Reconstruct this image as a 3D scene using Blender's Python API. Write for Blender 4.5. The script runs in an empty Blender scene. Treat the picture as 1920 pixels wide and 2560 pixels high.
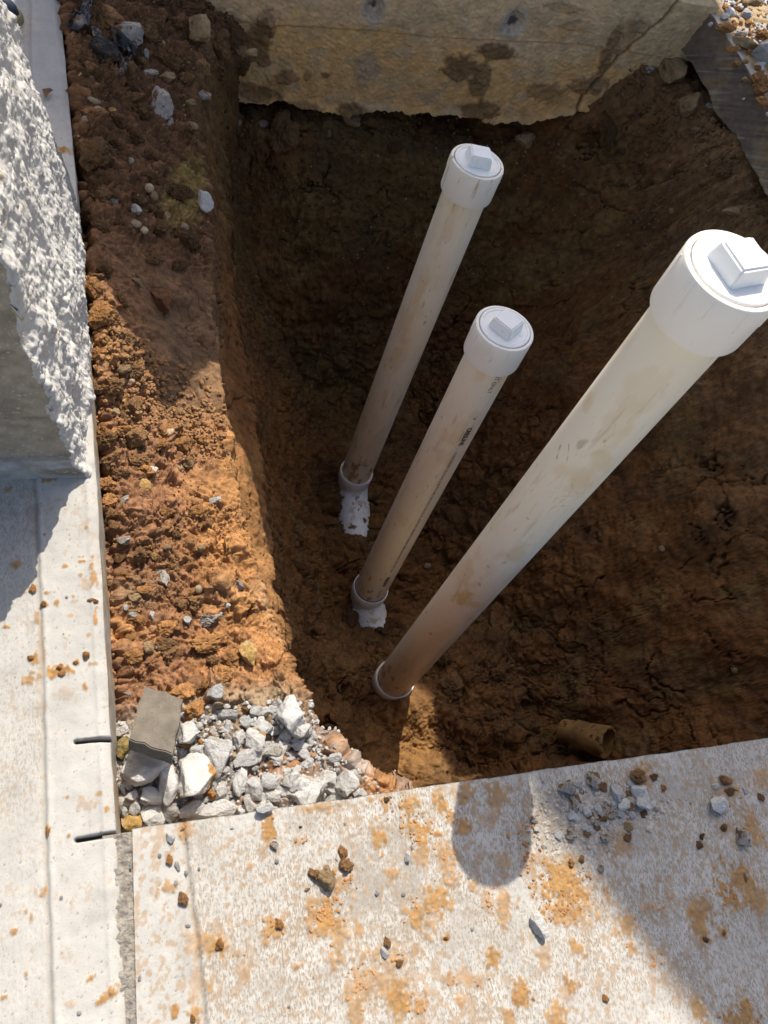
import bpy, math, random
import numpy as np
from mathutils import Vector, Matrix
from mathutils.bvhtree import BVHTree

# ------------------------------------------------------------------ camera, light, exposure
scene = bpy.context.scene
R = np.array([[0.96391674, -0.04584324, 0.26222686],
              [-0.15682814, -0.89376128, 0.42023292],
              [0.21510337, -0.44619409, -0.86870097]])
CH = 1.35          # camera height over the pavement
FPX = 2000.0       # focal length in photo pixels
cam_d = bpy.data.cameras.new("camera")
cam = bpy.data.objects.new("camera", cam_d)
scene.collection.objects.link(cam)
rot = Matrix(((R[0, 0], -R[0, 1], -R[0, 2]), (R[1, 0], -R[1, 1], -R[1, 2]), (R[2, 0], -R[2, 1], -R[2, 2])))
cam.matrix_world = Matrix.Translation((0, 0, CH)) @ rot.to_4x4()
cam_d.sensor_fit = 'VERTICAL'
cam_d.sensor_height = 36.0
cam_d.lens = FPX / 2560 * 36.0
cam_d.clip_start = 0.05
cam_d.clip_end = 500
cam_d.dof.use_dof = True
cam_d.dof.focus_distance = 1.75
cam_d.dof.aperture_fstop = 10.0
scene.camera = cam

SUN_EL, SUN_ROT = 50.0, 19.0
world = bpy.data.worlds.new("World")
scene.world = world
world.use_nodes = True
wn = world.node_tree.nodes
sky = wn.new('ShaderNodeTexSky')
sky.sky_type = 'NISHITA'
sky.sun_disc = False
sky.sun_elevation = math.radians(SUN_EL)
sky.sun_rotation = math.radians(SUN_ROT)
sky.dust_density = 2.5
sky.ozone_density = 0.5
sky.air_density = 0.8
world.node_tree.links.new(sky.outputs[0], wn['Background'].inputs[0])
wn['Background'].inputs[1].default_value = 0.13
sun_d = bpy.data.lights.new("sun", 'SUN')
sun_d.energy = 3.9
sun_d.angle = math.radians(0.38)
sun_d.color = (1.0, 0.945, 0.86)
sun = bpy.data.objects.new("sun", sun_d)
scene.collection.objects.link(sun)
SD = Vector((math.cos(math.radians(SUN_EL)) * math.sin(math.radians(SUN_ROT)),
             math.cos(math.radians(SUN_EL)) * math.cos(math.radians(SUN_ROT)),
             math.sin(math.radians(SUN_EL))))
sun.rotation_euler = SD.to_track_quat('Z', 'Y').to_euler()
scene.view_settings.view_transform = 'Standard'
scene.view_settings.look = 'None'
scene.view_settings.exposure = 0.62
scene.view_settings.gamma = 1.0
scene.view_settings.use_curve_mapping = False

rng = np.random.default_rng(7)
random.seed(7)

# ------------------------------------------------------------------ numpy noise
def _h(ix, iy, iz, seed):
    n = (ix.astype(np.int64) * 374761393 + iy.astype(np.int64) * 668265263 + iz.astype(np.int64) * 2147483647 + seed * 974634777) & 0xFFFFFFFF
    n = ((n ^ (n >> 13)) * 1274126177) & 0xFFFFFFFF
    n = ((n ^ (n >> 16)) * 2246822519) & 0xFFFFFFFF
    return ((n ^ (n >> 15)) & 0xFFFFFF) / float(0xFFFFFF)

def vn(x, y, z=None, seed=0):
    """value noise, -1..1"""
    x = np.asarray(x, float); y = np.asarray(y, float)
    fx = np.floor(x); fy = np.floor(y)
    tx = x - fx; ty = y - fy
    tx = tx * tx * tx * (tx * (tx * 6 - 15) + 10); ty = ty * ty * ty * (ty * (ty * 6 - 15) + 10)
    if z is None:
        zi = np.zeros_like(fx)
        a = _h(fx, fy, zi, seed); b = _h(fx + 1, fy, zi, seed); c = _h(fx, fy + 1, zi, seed); d = _h(fx + 1, fy + 1, zi, seed)
        return ((a + (b - a) * tx) * (1 - ty) + (c + (d - c) * tx) * ty) * 2 - 1
    z = np.asarray(z, float); fz = np.floor(z); tz = z - fz; tz = tz * tz * (3 - 2 * tz)
    r = []
    for k in (0, 1):
        a = _h(fx, fy, fz + k, seed); b = _h(fx + 1, fy, fz + k, seed); c = _h(fx, fy + 1, fz + k, seed); d = _h(fx + 1, fy + 1, fz + k, seed)
        r.append((a + (b - a) * tx) * (1 - ty) + (c + (d - c) * tx) * ty)
    return (r[0] + (r[1] - r[0]) * tz) * 2 - 1

def fbm(x, y, z=None, seed=0, o=4, g=0.5, l=2.03):
    s = 0; a = 1; t = 0
    for i in range(o):
        # rotate each octave a little so that the lattice does not show
        c, sn = math.cos(0.6 * i + 0.4), math.sin(0.6 * i + 0.4)
        xr = x * c - y * sn; yr = x * sn + y * c
        s = s + a * vn(xr, yr, z, seed + i * 17); t += a; a *= g
        x = x * l; y = y * l
        if z is not None: z = z * l
    return s / t * 1.35

def vor(x, y, seed=0):
    """2-D Voronoi: F1, F2 and a random value of the nearest cell"""
    fx = np.floor(x); fy = np.floor(y)
    f1 = np.full(x.shape, 9.0); f2 = np.full(x.shape, 9.0); cid = np.zeros(x.shape)
    zi = np.zeros_like(fx)
    for i in (-1, 0, 1):
        for j in (-1, 0, 1):
            cx = fx + i; cy = fy + j
            px = cx + 0.1 + 0.8 * _h(cx, cy, zi, seed); py = cy + 0.1 + 0.8 * _h(cx, cy, zi + 1, seed)
            d = np.hypot(px - x, py - y)
            r = _h(cx, cy, zi + 2, seed)
            near = d < f1
            f2 = np.where(near, f1, np.minimum(f2, d))
            cid = np.where(near, r, cid)
            f1 = np.where(near, d, f1)
    return f1, f2, cid

def ss(a, b, x):
    t = np.clip((x - a) / (b - a), 0, 1)
    return t * t * (3 - 2 * t)

# ------------------------------------------------------------------ photo pixel -> ray / plane point (to measure where things stand)
def pray(sx, sy):
    r = np.array([sx - 960.0, sy - 1280.0, FPX]) / FPX
    w = R @ r
    return w          # per metre of camera depth

def onz(sx, sy, z=0.0):
    w = pray(sx, sy); t = (z - CH) / w[2]
    return np.array([0, 0, CH]) + w * t

def onplane(sx, sy, n, c):
    w = pray(sx, sy); t = (c - n[2] * CH) / np.dot(n, w)
    return np.array([0, 0, CH]) + w * t

# ------------------------------------------------------------------ object helpers
COL = scene.collection
def link(o): COL.objects.link(o); return o

def tag(o, label=None, cat=None, group=None, kind=None):
    if label: o['label'] = label
    if cat: o['category'] = cat
    if group: o['group'] = group
    if kind: o['kind'] = kind
    return o

def mesh_np(name, V, F, col=None, smooth=True, mats=(), midx=None):
    """V (n,3), F list/array of quads or tris"""
    me = bpy.data.meshes.new(name)
    V = np.asarray(V, np.float32)
    me.vertices.add(len(V)); me.vertices.foreach_set('co', V.ravel())
    if isinstance(F, np.ndarray):
        k = F.shape[1]; nf = len(F)
        me.loops.add(nf * k); me.loops.foreach_set('vertex_index', F.ravel().astype(np.int32))
        me.polygons.add(nf); me.polygons.foreach_set('loop_start', np.arange(0, nf * k, k, dtype=np.int32))
    else:
        tot = sum(len(f) for f in F); nf = len(F)
        me.loops.add(tot); me.loops.foreach_set('vertex_index', [i for f in F for i in f])
        st = np.cumsum([0] + [len(f) for f in F[:-1]]).astype(np.int32)
        me.polygons.add(nf); me.polygons.foreach_set('loop_start', st)
    if midx is not None: me.polygons.foreach_set('material_index', np.asarray(midx, np.int32))
    me.update(calc_edges=True); me.validate()
    me.polygons.foreach_set('use_smooth', [smooth] * len(me.polygons))
    if col is not None:
        a = me.color_attributes.new('Col', 'FLOAT_COLOR', 'POINT')
        c = np.ones((len(V), 4), np.float32); c[:, :np.asarray(col).shape[1]] = col
        a.data.foreach_set('color', c.ravel())
    for m in mats: me.materials.append(m)
    return me

def obj(name, me, parent=None):
    o = link(bpy.data.objects.new(name, me))
    if parent is not None: o.parent = parent
    return o

def empty(name, loc=(0, 0, 0)):
    o = link(bpy.data.objects.new(name, None)); o.location = loc; o.empty_display_size = 0.05
    return o

def gridF(ny, nx, wrap=False):
    j, i = np.meshgrid(np.arange(ny - 1), np.arange(nx - 1 if not wrap else nx), indexing='ij')
    i2 = (i + 1) % nx
    return np.stack([j * nx + i, j * nx + i2, (j + 1) * nx + i2, (j + 1) * nx + i], -1).reshape(-1, 4)

def normals_grid(P):
    du = np.gradient(P, axis=1); dv = np.gradient(P, axis=0)
    n = np.cross(du, dv); n /= np.linalg.norm(n, axis=-1, keepdims=True) + 1e-12
    return n

# ------------------------------------------------------------------ materials
def mat(name, base=(0.5, 0.5, 0.5), rough=0.9, attr=False, var=0.25, vscale=60, bumps=((300, 0.3, 0.002),), spec=0.3,
        speck=None, hue=None, rand=0.0, top=None, sss=0.0, coat=None, broom=False, k=0.77):
    m = bpy.data.materials.new(name); m.use_nodes = True
    nt = m.node_tree; N = nt.nodes; L = nt.links
    p = N['Principled BSDF']
    p.inputs['Roughness'].default_value = rough
    p.inputs['Specular IOR Level'].default_value = spec
    tc = N.new('ShaderNodeTexCoord')
    if attr:
        a = N.new('ShaderNodeAttribute'); a.attribute_name = 'Col'; c = a.outputs['Color']
    else:
        a = N.new('ShaderNodeRGB'); a.outputs[0].default_value = (*base, 1); c = a.outputs[0]
    def noise(scale, detail=6, rough=0.6, dist=0.0, vec=None):
        n = N.new('ShaderNodeTexNoise'); n.inputs['Scale'].default_value = scale
        n.inputs['Detail'].default_value = detail; n.inputs['Roughness'].default_value = rough
        n.inputs['Distortion'].default_value = dist
        L.new(vec or tc.outputs['Object'], n.inputs['Vector']); return n
    def mixc(fac, c1, c2, blend='MIX'):
        x = N.new('ShaderNodeMix'); x.data_type = 'RGBA'; x.blend_type = blend
        if hasattr(fac, 'is_output'): L.new(fac, x.inputs[0])
        else: x.inputs[0].default_value = fac
        for s, v in ((x.inputs[6], c1), (x.inputs[7], c2)):
            if hasattr(v, 'is_output'): L.new(v, s)
            else: s.default_value = (*v, 1)
        return x.outputs[2]
    def ramp(v, a, b, lo=0.0, hi=1.0):
        r = N.new('ShaderNodeMapRange'); r.inputs[1].default_value = a; r.inputs[2].default_value = b
        r.inputs[3].default_value = lo; r.inputs[4].default_value = hi; r.interpolation_type = 'SMOOTHSTEP'
        L.new(v, r.inputs[0]); return r.outputs[0]
    if var:
        n1 = noise(vscale); g = ramp(n1.outputs[0], 0.25, 0.75, 1 - var, 1 + var)
        mm = N.new('ShaderNodeVectorMath'); mm.operation = 'SCALE'; L.new(c, mm.inputs[0]); L.new(g, mm.inputs['Scale']); c = mm.outputs[0]
    if hue:   # second colour in patches
        n2 = noise(hue[1], 4, 0.55); c = mixc(ramp(n2.outputs[0], hue[2], hue[3]), c, hue[0])
    if speck:
        for (col, sc, a_, b_) in speck:
            n3 = noise(sc, 3, 0.5); c = mixc(ramp(n3.outputs[0], a_, b_), c, col)
    if broom:   # dirt held in the brushed texture; the amount is the alpha of the vertex colour
        mp = N.new('ShaderNodeMapping'); mp.inputs['Scale'].default_value = (1.0, 0.34, 1.0); mp.inputs['Rotation'].default_value = (0, 0, math.radians(3)); L.new(tc.outputs['Object'], mp.inputs[0])
        nb = noise(430, 3, 0.55, vec=mp.outputs[0]); nb2 = noise(9, 3, .5)
        sub = N.new('ShaderNodeMath'); sub.operation = 'MULTIPLY_ADD'; L.new(nb2.outputs[0], sub.inputs[0]); sub.inputs[1].default_value = .28; L.new(nb.outputs[0], sub.inputs[2])
        f_ = ramp(sub.outputs[0], .655, .73); mu = N.new('ShaderNodeMath'); mu.operation = 'MULTIPLY'; L.new(f_, mu.inputs[0]); L.new(a.outputs['Alpha'], mu.inputs[1])
        c = mixc(mu.outputs[0], c, (.39, .31, .22))
    if top:   # soil lying on the thing
        n4 = noise(top[1], 5, 0.6); c = mixc(ramp(n4.outputs[0], top[2], top[2] + 0.04), c, top[0])
    if rand:
        oi = N.new('ShaderNodeObjectInfo'); g = ramp(oi.outputs['Random'], 0, 1, 1 - rand, 1 + rand)
        mm = N.new('ShaderNodeVectorMath'); mm.operation = 'SCALE'; L.new(c, mm.inputs[0]); L.new(g, mm.inputs['Scale']); c = mm.outputs[0]
    mk = N.new('ShaderNodeVectorMath'); mk.operation = 'SCALE'; mk.inputs['Scale'].default_value = k; L.new(c, mk.inputs[0]); c = mk.outputs[0]
    L.new(c, p.inputs['Base Color'])
    prev = None
    for (sc, st, ds) in bumps:
        n5 = noise(sc, 5, 0.62)
        b = N.new('ShaderNodeBump'); b.inputs['Strength'].default_value = st; b.inputs['Distance'].default_value = ds
        L.new(n5.outputs[0], b.inputs['Height'])
        if prev is not None: L.new(prev, b.inputs['Normal'])
        prev = b.outputs[0]
    if prev is not None: L.new(prev, p.inputs['Normal'])
    if sss:
        p.inputs['Subsurface Weight'].default_value = sss; p.inputs['Subsurface Radius'].default_value = (0.01, 0.008, 0.006)
        p.inputs['Subsurface Scale'].default_value = 0.4
    return m

M = {}
M['soil'] = mat('soil', attr=True, rough=0.85, var=0.38, vscale=42, bumps=((150, 0.6, 0.006), (520, 0.5, 0.002)), spec=0.22,
                speck=(((0.42, 0.30, 0.18), 330, 0.67, 0.72), ((0.02, 0.012, 0.006), 210, 0.68, 0.76)))
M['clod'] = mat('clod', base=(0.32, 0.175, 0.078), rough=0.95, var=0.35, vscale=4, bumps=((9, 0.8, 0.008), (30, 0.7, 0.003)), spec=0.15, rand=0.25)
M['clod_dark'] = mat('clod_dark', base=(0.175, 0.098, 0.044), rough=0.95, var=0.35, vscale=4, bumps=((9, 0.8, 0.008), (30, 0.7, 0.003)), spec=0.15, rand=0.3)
M['clod_orange'] = mat('clod_orange', base=(0.45, 0.225, 0.085), rough=0.95, var=0.3, vscale=4, bumps=((9, 0.7, 0.007), (30, 0.7, 0.003)), spec=0.1, rand=0.2)
M['rubble'] = mat('rubble', base=(0.50, 0.43, 0.35), rough=0.95, var=0.45, vscale=60, bumps=((250, 0.6, 0.003),))
M['asphalt'] = mat('asphalt', base=(0.07, 0.065, 0.06), rough=0.9, var=0.4, vscale=5, bumps=((10, 0.8, 0.008), (30, 0.6, 0.003)), top=((0.16, 0.09, 0.04), 3, 0.56))
M['stone_white'] = mat('stone_white', base=(0.66, 0.64, 0.595), rough=0.92, var=0.16, vscale=3.5, bumps=((5, 0.6, 0.010), (16, 0.6, 0.005), (45, 0.5, 0.002)), spec=0.2, speck=(((0.52, 0.44, 0.33), 3, 0.6, 0.74), ((0.40, 0.36, 0.30), 34, 0.62, 0.69)), rand=0.12)
M['stone_white_soiled'] = mat('stone_white_soiled', base=(0.70, 0.67, 0.61), rough=0.92, var=0.16, vscale=3.5, bumps=((5, 0.6, 0.010), (16, 0.6, 0.005), (45, 0.5, 0.002)), spec=0.2, speck=(((0.40, 0.36, 0.30), 34, 0.62, 0.69),), top=((0.50, 0.27, 0.09), 1.6, 0.56))
M['stone_grey'] = mat('stone_grey', base=(0.46, 0.43, 0.39), rough=0.88, var=0.3, vscale=4, bumps=((8, 0.7, 0.008), (30, 0.5, 0.003)), rand=0.15)
M['stone_tan'] = mat('stone_tan', base=(0.42, 0.285, 0.145), rough=0.88, var=0.3, vscale=4, bumps=((7, 0.7, 0.009), (26, 0.6, 0.004)), rand=0.2, speck=(((0.22, 0.125, 0.055), 4, 0.55, 0.68),))
M['stone_ochre'] = mat('stone_ochre', base=(0.58, 0.36, 0.12), rough=0.88, var=0.3, vscale=4, bumps=((8, 0.7, 0.008), (28, 0.5, 0.003)), speck=(((0.60, 0.47, 0.28), 3, 0.58, 0.7),))
M['stone_moss'] = mat('stone_moss', base=(0.40, 0.27, 0.08), rough=0.85, var=0.3, vscale=4, bumps=((8, 0.7, 0.008),), hue=((0.15, 0.14, 0.08), 2.2, 0.45, 0.58))
M['stone_red'] = mat('stone_red', base=(0.20, 0.085, 0.035), rough=0.88, var=0.4, vscale=4, bumps=((8, 0.8, 0.010), (28, 0.6, 0.003)))
M['pebble'] = mat('pebble', base=(0.45, 0.345, 0.22), rough=0.8, var=0.25, vscale=4, bumps=((20, 0.4, 0.003),), rand=0.3, speck=(((0.30, 0.18, 0.09), 3, 0.55, 0.7),))
M['broken_concrete'] = mat('broken_concrete', base=(0.55, 0.50, 0.43), rough=0.92, var=0.25, vscale=4, bumps=((7, 0.8, 0.010), (24, 0.7, 0.004)), top=((0.28, 0.155, 0.07), 2.6, 0.52))
M['concrete'] = mat('concrete', attr=True, rough=0.92, var=0.07, vscale=22, bumps=((260, 0.35, 0.0016), (900, 0.3, 0.0008)), spec=0.2, broom=True,
                    speck=(((0.22, 0.17, 0.11), 480, 0.66, 0.71),))
M['joint'] = mat('joint', base=(0.42, 0.37, 0.30), rough=0.95, var=0.4, vscale=90, bumps=((220, 0.9, 0.006), (600, 0.6, 0.002)), speck=(((0.45, 0.41, 0.35), 300, 0.6, 0.68),))
M['mortar'] = mat('mortar', base=(0.70, 0.665, 0.60), rough=0.95, var=0.10, vscale=60, bumps=((170, 0.4, 0.005), (500, 0.5, 0.002)), spec=0.15,
                  speck=(((0.55, 0.45, 0.30), 55, 0.64, 0.70), ((0.40, 0.38, 0.35), 70, 0.66, 0.72)))
M['block_face'] = mat('block_face', attr=True, rough=0.85, var=0.25, vscale=40, bumps=((90, 0.4, 0.004), (400, 0.5, 0.0015)), speck=(((0.58, 0.48, 0.30), 62, 0.665, 0.69), ((0.52, 0.48, 0.41), 200, 0.62, 0.68)))
M['footing'] = mat('footing', attr=True, k=.97, rough=0.9, var=0.22, vscale=30, bumps=((90, 0.15, 0.004), (300, 0.5, 0.0025)), spec=0.2,
                   speck=(((0.14, 0.09, 0.045), 150, 0.68, 0.76), ((0.62, 0.5, 0.33), 260, 0.70, 0.75)))
M['saw_face'] = mat('saw_face', attr=True, k=.85, rough=0.8, var=0.2, vscale=30, bumps=((60, 0.4, 0.005), (300, 0.4, 0.002)), spec=0.3)
M['shard'] = mat('shard', base=(0.20, 0.17, 0.13), rough=0.9, var=0.22, vscale=30, bumps=((300, 0.5, 0.002),), hue=((0.42, 0.36, 0.27), 14, 0.58, 0.72),
                 speck=(((0.13, 0.10, 0.07), 300, 0.6, 0.68),))
M['plastic_black'] = mat('plastic_black', k=1, base=(0.012, 0.013, 0.016), rough=0.42, var=0.2, bumps=((40, 0.5, 0.008),), spec=0.5, top=((0.10, 0.055, 0.025), 30, 0.56))
M['wood'] = mat('wood', base=(0.36, 0.25, 0.14), rough=0.8, var=0.4, vscale=90, bumps=((160, 0.6, 0.004),))
M['clay'] = mat('clay', base=(0.27, 0.155, 0.05), rough=0.7, var=0.5, vscale=18, bumps=((60, 0.5, 0.006), (300, 0.4, 0.002)), top=((0.06, 0.035, 0.016), 34, 0.6))
M['shoe'] = mat('shoe', base=(0.018, 0.028, 0.055), rough=0.6, var=0.2, bumps=((300, 0.3, 0.001),))
M['sole'] = mat('sole', base=(0.30, 0.24, 0.13), rough=0.7, var=0.2)
M['leaf'] = mat('leaf', base=(0.22, 0.12, 0.06), rough=0.7, var=0.3)
M['blocker_ply'] = mat('blocker_ply', base=(0.45, 0.33, 0.2), rough=0.8, var=0.2, vscale=4, bumps=())  # board tone of the added, unseen shadow sheets
M['slot'] = mat('slot', base=(0.06, 0.055, 0.05), rough=0.95, var=0.3)
M['ink'] = mat('ink', base=(0.02, 0.02, 0.022), rough=0.6, var=0, bumps=())
M['primer'] = mat('primer', base=(0.07, 0.02, 0.22), rough=0.4, var=0.3, vscale=60, bumps=())

def pvc(name, base, dirt, amount, seed):
    """off-white plastic, smudges running along the pipe and a film of mud near its foot"""
    m = bpy.data.materials.new(name); m.use_nodes = True
    nt = m.node_tree; N = nt.nodes; L = nt.links; p = N['Principled BSDF']
    p.inputs['Roughness'].default_value = 0.36; p.inputs['Specular IOR Level'].default_value = 0.45
    p.inputs['Subsurface Weight'].default_value = 0.12; p.inputs['Subsurface Radius'].default_value = (0.012, 0.009, 0.006); p.inputs['Subsurface Scale'].default_value = 0.35
    tc = N.new('ShaderNodeTexCoord')
    def nz(sc, st, det, off):
        mp = N.new('ShaderNodeMapping'); mp.inputs['Scale'].default_value = st; mp.inputs['Location'].default_value = (seed + off, seed * 0.7, off)
        L.new(tc.outputs['Object'], mp.inputs[0])
        n = N.new('ShaderNodeTexNoise'); n.inputs['Scale'].default_value = sc; n.inputs['Detail'].default_value = det; n.inputs['Roughness'].default_value = 0.6
        L.new(mp.outputs[0], n.inputs['Vector']); return n.outputs[0]
    def rr(v, a, b, lo, hi):
        r = N.new('ShaderNodeMapRange'); r.inputs[1].default_value = a; r.inputs[2].default_value = b; r.inputs[3].default_value = lo; r.inputs[4].default_value = hi
        r.interpolation_type = 'SMOOTHSTEP'; L.new(v, r.inputs[0]); return r.outputs[0]
    def mx(f, a, b):
        x = N.new('ShaderNodeMix'); x.data_type = 'RGBA'; L.new(f, x.inputs[0])
        if hasattr(a, 'is_output'): L.new(a, x.inputs[6])
        else: x.inputs[6].default_value = (*a, 1)
        x.inputs[7].default_value = (*b, 1); return x.outputs[2]
    at = N.new('ShaderNodeAttribute'); at.attribute_name = 'Col'
    c = mx(rr(nz(9, (1, 1, 0.35), 5, 0), 0.35, 0.75, 0, 0.55 * amount), base, tuple(b * k for b, k in zip(base, (0.93, 0.86, 0.70))))
    c = mx(rr(nz(42, (1, 1, 0.12), 6, 3), 0.58 if amount < 1.5 else .55, 0.70 if amount < 1.5 else .64, 0, min(.75, 0.6 * amount)), c, (0.46, 0.29, 0.12))
    c = mx(rr(nz(95, (1, 1, 0.16), 4, 9), 0.675, 0.72, 0, min(.85, 0.75 * amount)), c, (0.22, 0.17, 0.12))
    c = mx(rr(nz(7, (1, 1, 0.8), 7, 13), 0.60, 0.68, 0, .38 * min(1, amount)), c, (0.62, 0.47, 0.24))
    sp = N.new('ShaderNodeSeparateXYZ'); L.new(tc.outputs['Object'], sp.inputs[0])
    ad = N.new('ShaderNodeMath'); ad.operation = 'MULTIPLY_ADD'; L.new(nz(14, (1, 1, 0.5), 5, 5), ad.inputs[0]); ad.inputs[1].default_value = -0.35
    L.new(sp.outputs[2], ad.inputs[2])
    if dirt: c = mx(rr(ad.outputs[0], -0.25, 0.22, 0.35, 0.0), c, (0.55, 0.40, 0.24))
    if name.startswith('pvc_pipe'):
        ml = N.new('ShaderNodeVectorMath'); ml.operation = 'MULTIPLY'; L.new(c, ml.inputs[0]); L.new(at.outputs['Color'], ml.inputs[1]); c = ml.outputs[0]
    L.new(c, p.inputs['Base Color'])
    rg = rr(nz(20, (1, 1, 0.3), 4, 1), 0.3, 0.7, 0.3, 0.55); L.new(rg, p.inputs['Roughness'])
    b = N.new('ShaderNodeBump'); b.inputs['Strength'].default_value = 0.08; b.inputs['Distance'].default_value = 0.002
    L.new(nz(60, (1, 1, 0.3), 5, 2), b.inputs['Height']); L.new(b.outputs[0], p.inputs['Normal'])
    return m
M['pvc_pipe_1'] = pvc('pvc_pipe_1', (0.90, 0.77, 0.56), False, 1.0, 1.0)
M['pvc_pipe_2'] = pvc('pvc_pipe_2', (0.90, 0.77, 0.575), False, 0.8, 5.0)
M['pvc_pipe_3'] = pvc('pvc_pipe_3', (0.88, 0.79, 0.61), True, 0.6, 9.0)
M['pvc_white'] = pvc('pvc_white', (0.88, 0.87, 0.83), False, 0.35, 2.0)
M['pvc_adapter'] = pvc('pvc_adapter', (0.90, 0.84, 0.73), False, 0.35, 3.0)
M['pvc_adapter_streaked'] = pvc('pvc_adapter_streaked', (0.90, 0.83, 0.70), False, 1.51, 4.4)
M['pvc_muddy'] = mat('pvc_muddy', k=.95, base=(0.80, 0.79, 0.76), rough=0.4, var=0.08, bumps=((60, 0.3, 0.003),), hue=((0.55, 0.44, 0.32), 24, 0.52, 0.66), top=((0.155, 0.078, 0.027), 15, 0.57))

# ------------------------------------------------------------------ the excavated soil: one displaced sheet
CURB_Y = np.array([-12, -0.11, 0.14, 0.78, 1.35, 2.12, 2.6, 12])
CURB_X = np.array([-0.08, -0.087, -0.096, -0.122, -0.150, -0.199, -0.22, -0.3])
def curb_x(y): return np.interp(y, CURB_Y, CURB_X)

gx = np.concatenate([np.linspace(-0.26, 0.5, 400, endpoint=False), np.linspace(0.5, 2.2, 470)])
gy = np.concatenate([np.linspace(0.04, 0.75, 330, endpoint=False), np.linspace(0.75, 2.75, 690)])
X, Y = np.meshgrid(gx, gy)
EDY = [0.04, .14, .165, .2, .27, .385, .56, .71, .89, 1.18, 1.57, 1.73, 1.95, 2.2, 2.35, 2.5, 2.75]
EDX = [.46, .40, .36, .31, .255, .215, .180, .160, .145, .132, .13, .13, .12, .14, .19, .27, .3]
wob = fbm(Y * 4, X * 0, seed=5, o=4) * 0.010
edge = np.interp(Y, EDY, EDX) + wob
zc = np.interp(Y, [0, .5, .8, 1.2, 1.7, 2.2, 2.6], [-.13, -.145, -.13, -.08, -.05, -.03, -.10])
ze = np.interp(Y, [0, .3, .5, .9, 1.4, 1.8, 2.15, 2.4, 2.6], [-.10, -.13, -.185, -.20, -.19, -.16, -.16, -.25, -.30]) + .05 * fbm(X * 9, Y * 9, seed=401, o=3) * ss(2.1, 2.35, Y)
cxx = curb_x(Y)
slump = np.interp(Y, [0, .5, .62, .9, 1.1, 1.3, 2.7], [0, 0, 1, 1, .3, 0, 0])     # the lower bench has a sloping, rubbed-off lip
foot = 0.41 + 0.03 * fbm(Y * 3, X * 0 + 3, seed=9, o=3)
lip2 = np.interp(Y, [0, .35, .5, .62, .70, .95, 1.3, 1.6, 2.0, 2.75], [.30, .245, .245, .255, .255, .235, .232, .215, .20, .30]) + 0.012 * fbm(Y * 11, X * 0, seed=6, o=4) + .004 * fbm(Y * 60, X * 0, seed=7, o=3)
w0 = edge + 0.014; w1 = np.maximum(lip2, edge + 0.02); z0_ = ze - 0.04 - .12 * ss(2.0, 1.3, Y) * ss(.35, .5, Y); z1 = np.minimum(ze - 0.27, -.42)
w2 = w1 + 0.03
xs = [cxx - 0.3, cxx, edge, w0, w1, w2, np.maximum(foot, w2 + 0.05), np.maximum(foot, w2 + 0.05) + 0.25, cxx * 0 + 3]
zs = [zc, zc, ze, z0_, z1, z1 * 0 - 0.68, z1 * 0 - 1.12, z1 * 0 - 1.6, z1 * 0 - 2.2]
Zl = np.full(X.shape, -3.0)
for k in range(len(xs) - 1):
    a, b = xs[k], xs[k + 1]; t = np.clip((X - a) / (b - a), 0, 1)
    Zl = np.where((X >= a), zs[k] + (zs[k + 1] - zs[k]) * t, Zl)
# hollow in the middle of the bench, spoil heaped against the kerb and at the far corner
u = (X - cxx) / np.maximum(edge - cxx, 0.05)
heap = np.exp(-((u - 0.12) / 0.22) ** 2) * np.interp(Y, [.6, .9, 1.1, 1.3, 1.5, 1.8, 2.3], [0, .015, .045, .05, .02, .03, .05])
Zl += heap * (u < 1.3)
Zl -= (.05 * ss(.9, 1.05, Y) + .02) * ss(.022, .004, X - cxx + .012 * fbm(Y * 20, X * 0, seed=16, o=3)) * (Y < 2.3)
Zl -= 0.035 * np.exp(-((u - 0.62) / 0.25) ** 2) * np.interp(Y, [.8, 1.0, 1.25, 1.5], [0, 1, 1, 0])
redge = np.interp(Y, [0, 1.9, 2.1, 2.3, 2.42, 2.52, 2.8], [1.88, 1.87, 1.85, 1.80, 1.72, 1.64, 1.6]) + 0.03 * fbm(Y * 5, X * 0, seed=31, o=3)
Zr = np.interp((redge - X), [-0.3, 0, 0.04, 0.14, 0.45, 0.72, 1.2, 2], [-.16, -.18, -.24, -.46, -.95, -1.32, -1.7, -2.4])
bw = 2.5 + 0.03 * fbm(X * 4, Y * 0, seed=41, o=3)
Zb = np.interp((bw - Y), [-0.3, 0, 0.05, 0.10, 0.28, 0.48, 0.75, 3], [-.60, -.62, -.65, -.74, -1.0, -1.30, -1.55, -3])
Zb = np.where(X < 0.7, Zb, Zb)
Zf = np.interp(Y, [0, .12, .165, .22, .30, .6], [-.16, -.2, -.5, -.95, -1.3, -2])
Zf = np.where(X > 0.3, Zf, -3 + (Zf + 3) * ss(0.1, 0.3, X))
Zfl = np.interp(Y, [.2, .5, .66, .80, .95, 1.1, 1.3, 1.6, 2.2], [-1.15, -1.13, -1.15, -1.24, -1.37, -1.38, -1.42, -1.38, -1.38])
Zfl = Zfl + 0.10 * np.exp(-(((X - 0.46) / 0.10) ** 2)) * ss(1.2, .6, Y)                 # low ridge left of the pipes
Zfl = Zfl - 0.10 * np.exp(-(((X - .70) / .09) ** 2 + ((Y - .86) / .07) ** 2))
Zfl = Zfl - 0.05 * np.exp(-(((X - 1.25) / 0.2) ** 2 + ((Y - 0.3) / 0.2) ** 2))
K = 60.0
Z = np.log(sum(np.exp(K * z) for z in (Zl, Zr, Zb, Zf, Zfl))) / K
Z -= 0.10 * np.exp(-(((X - 0.88) / 0.16) ** 2 + ((Y - 2.16) / 0.10) ** 2))              # undercut in the far wall
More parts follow.
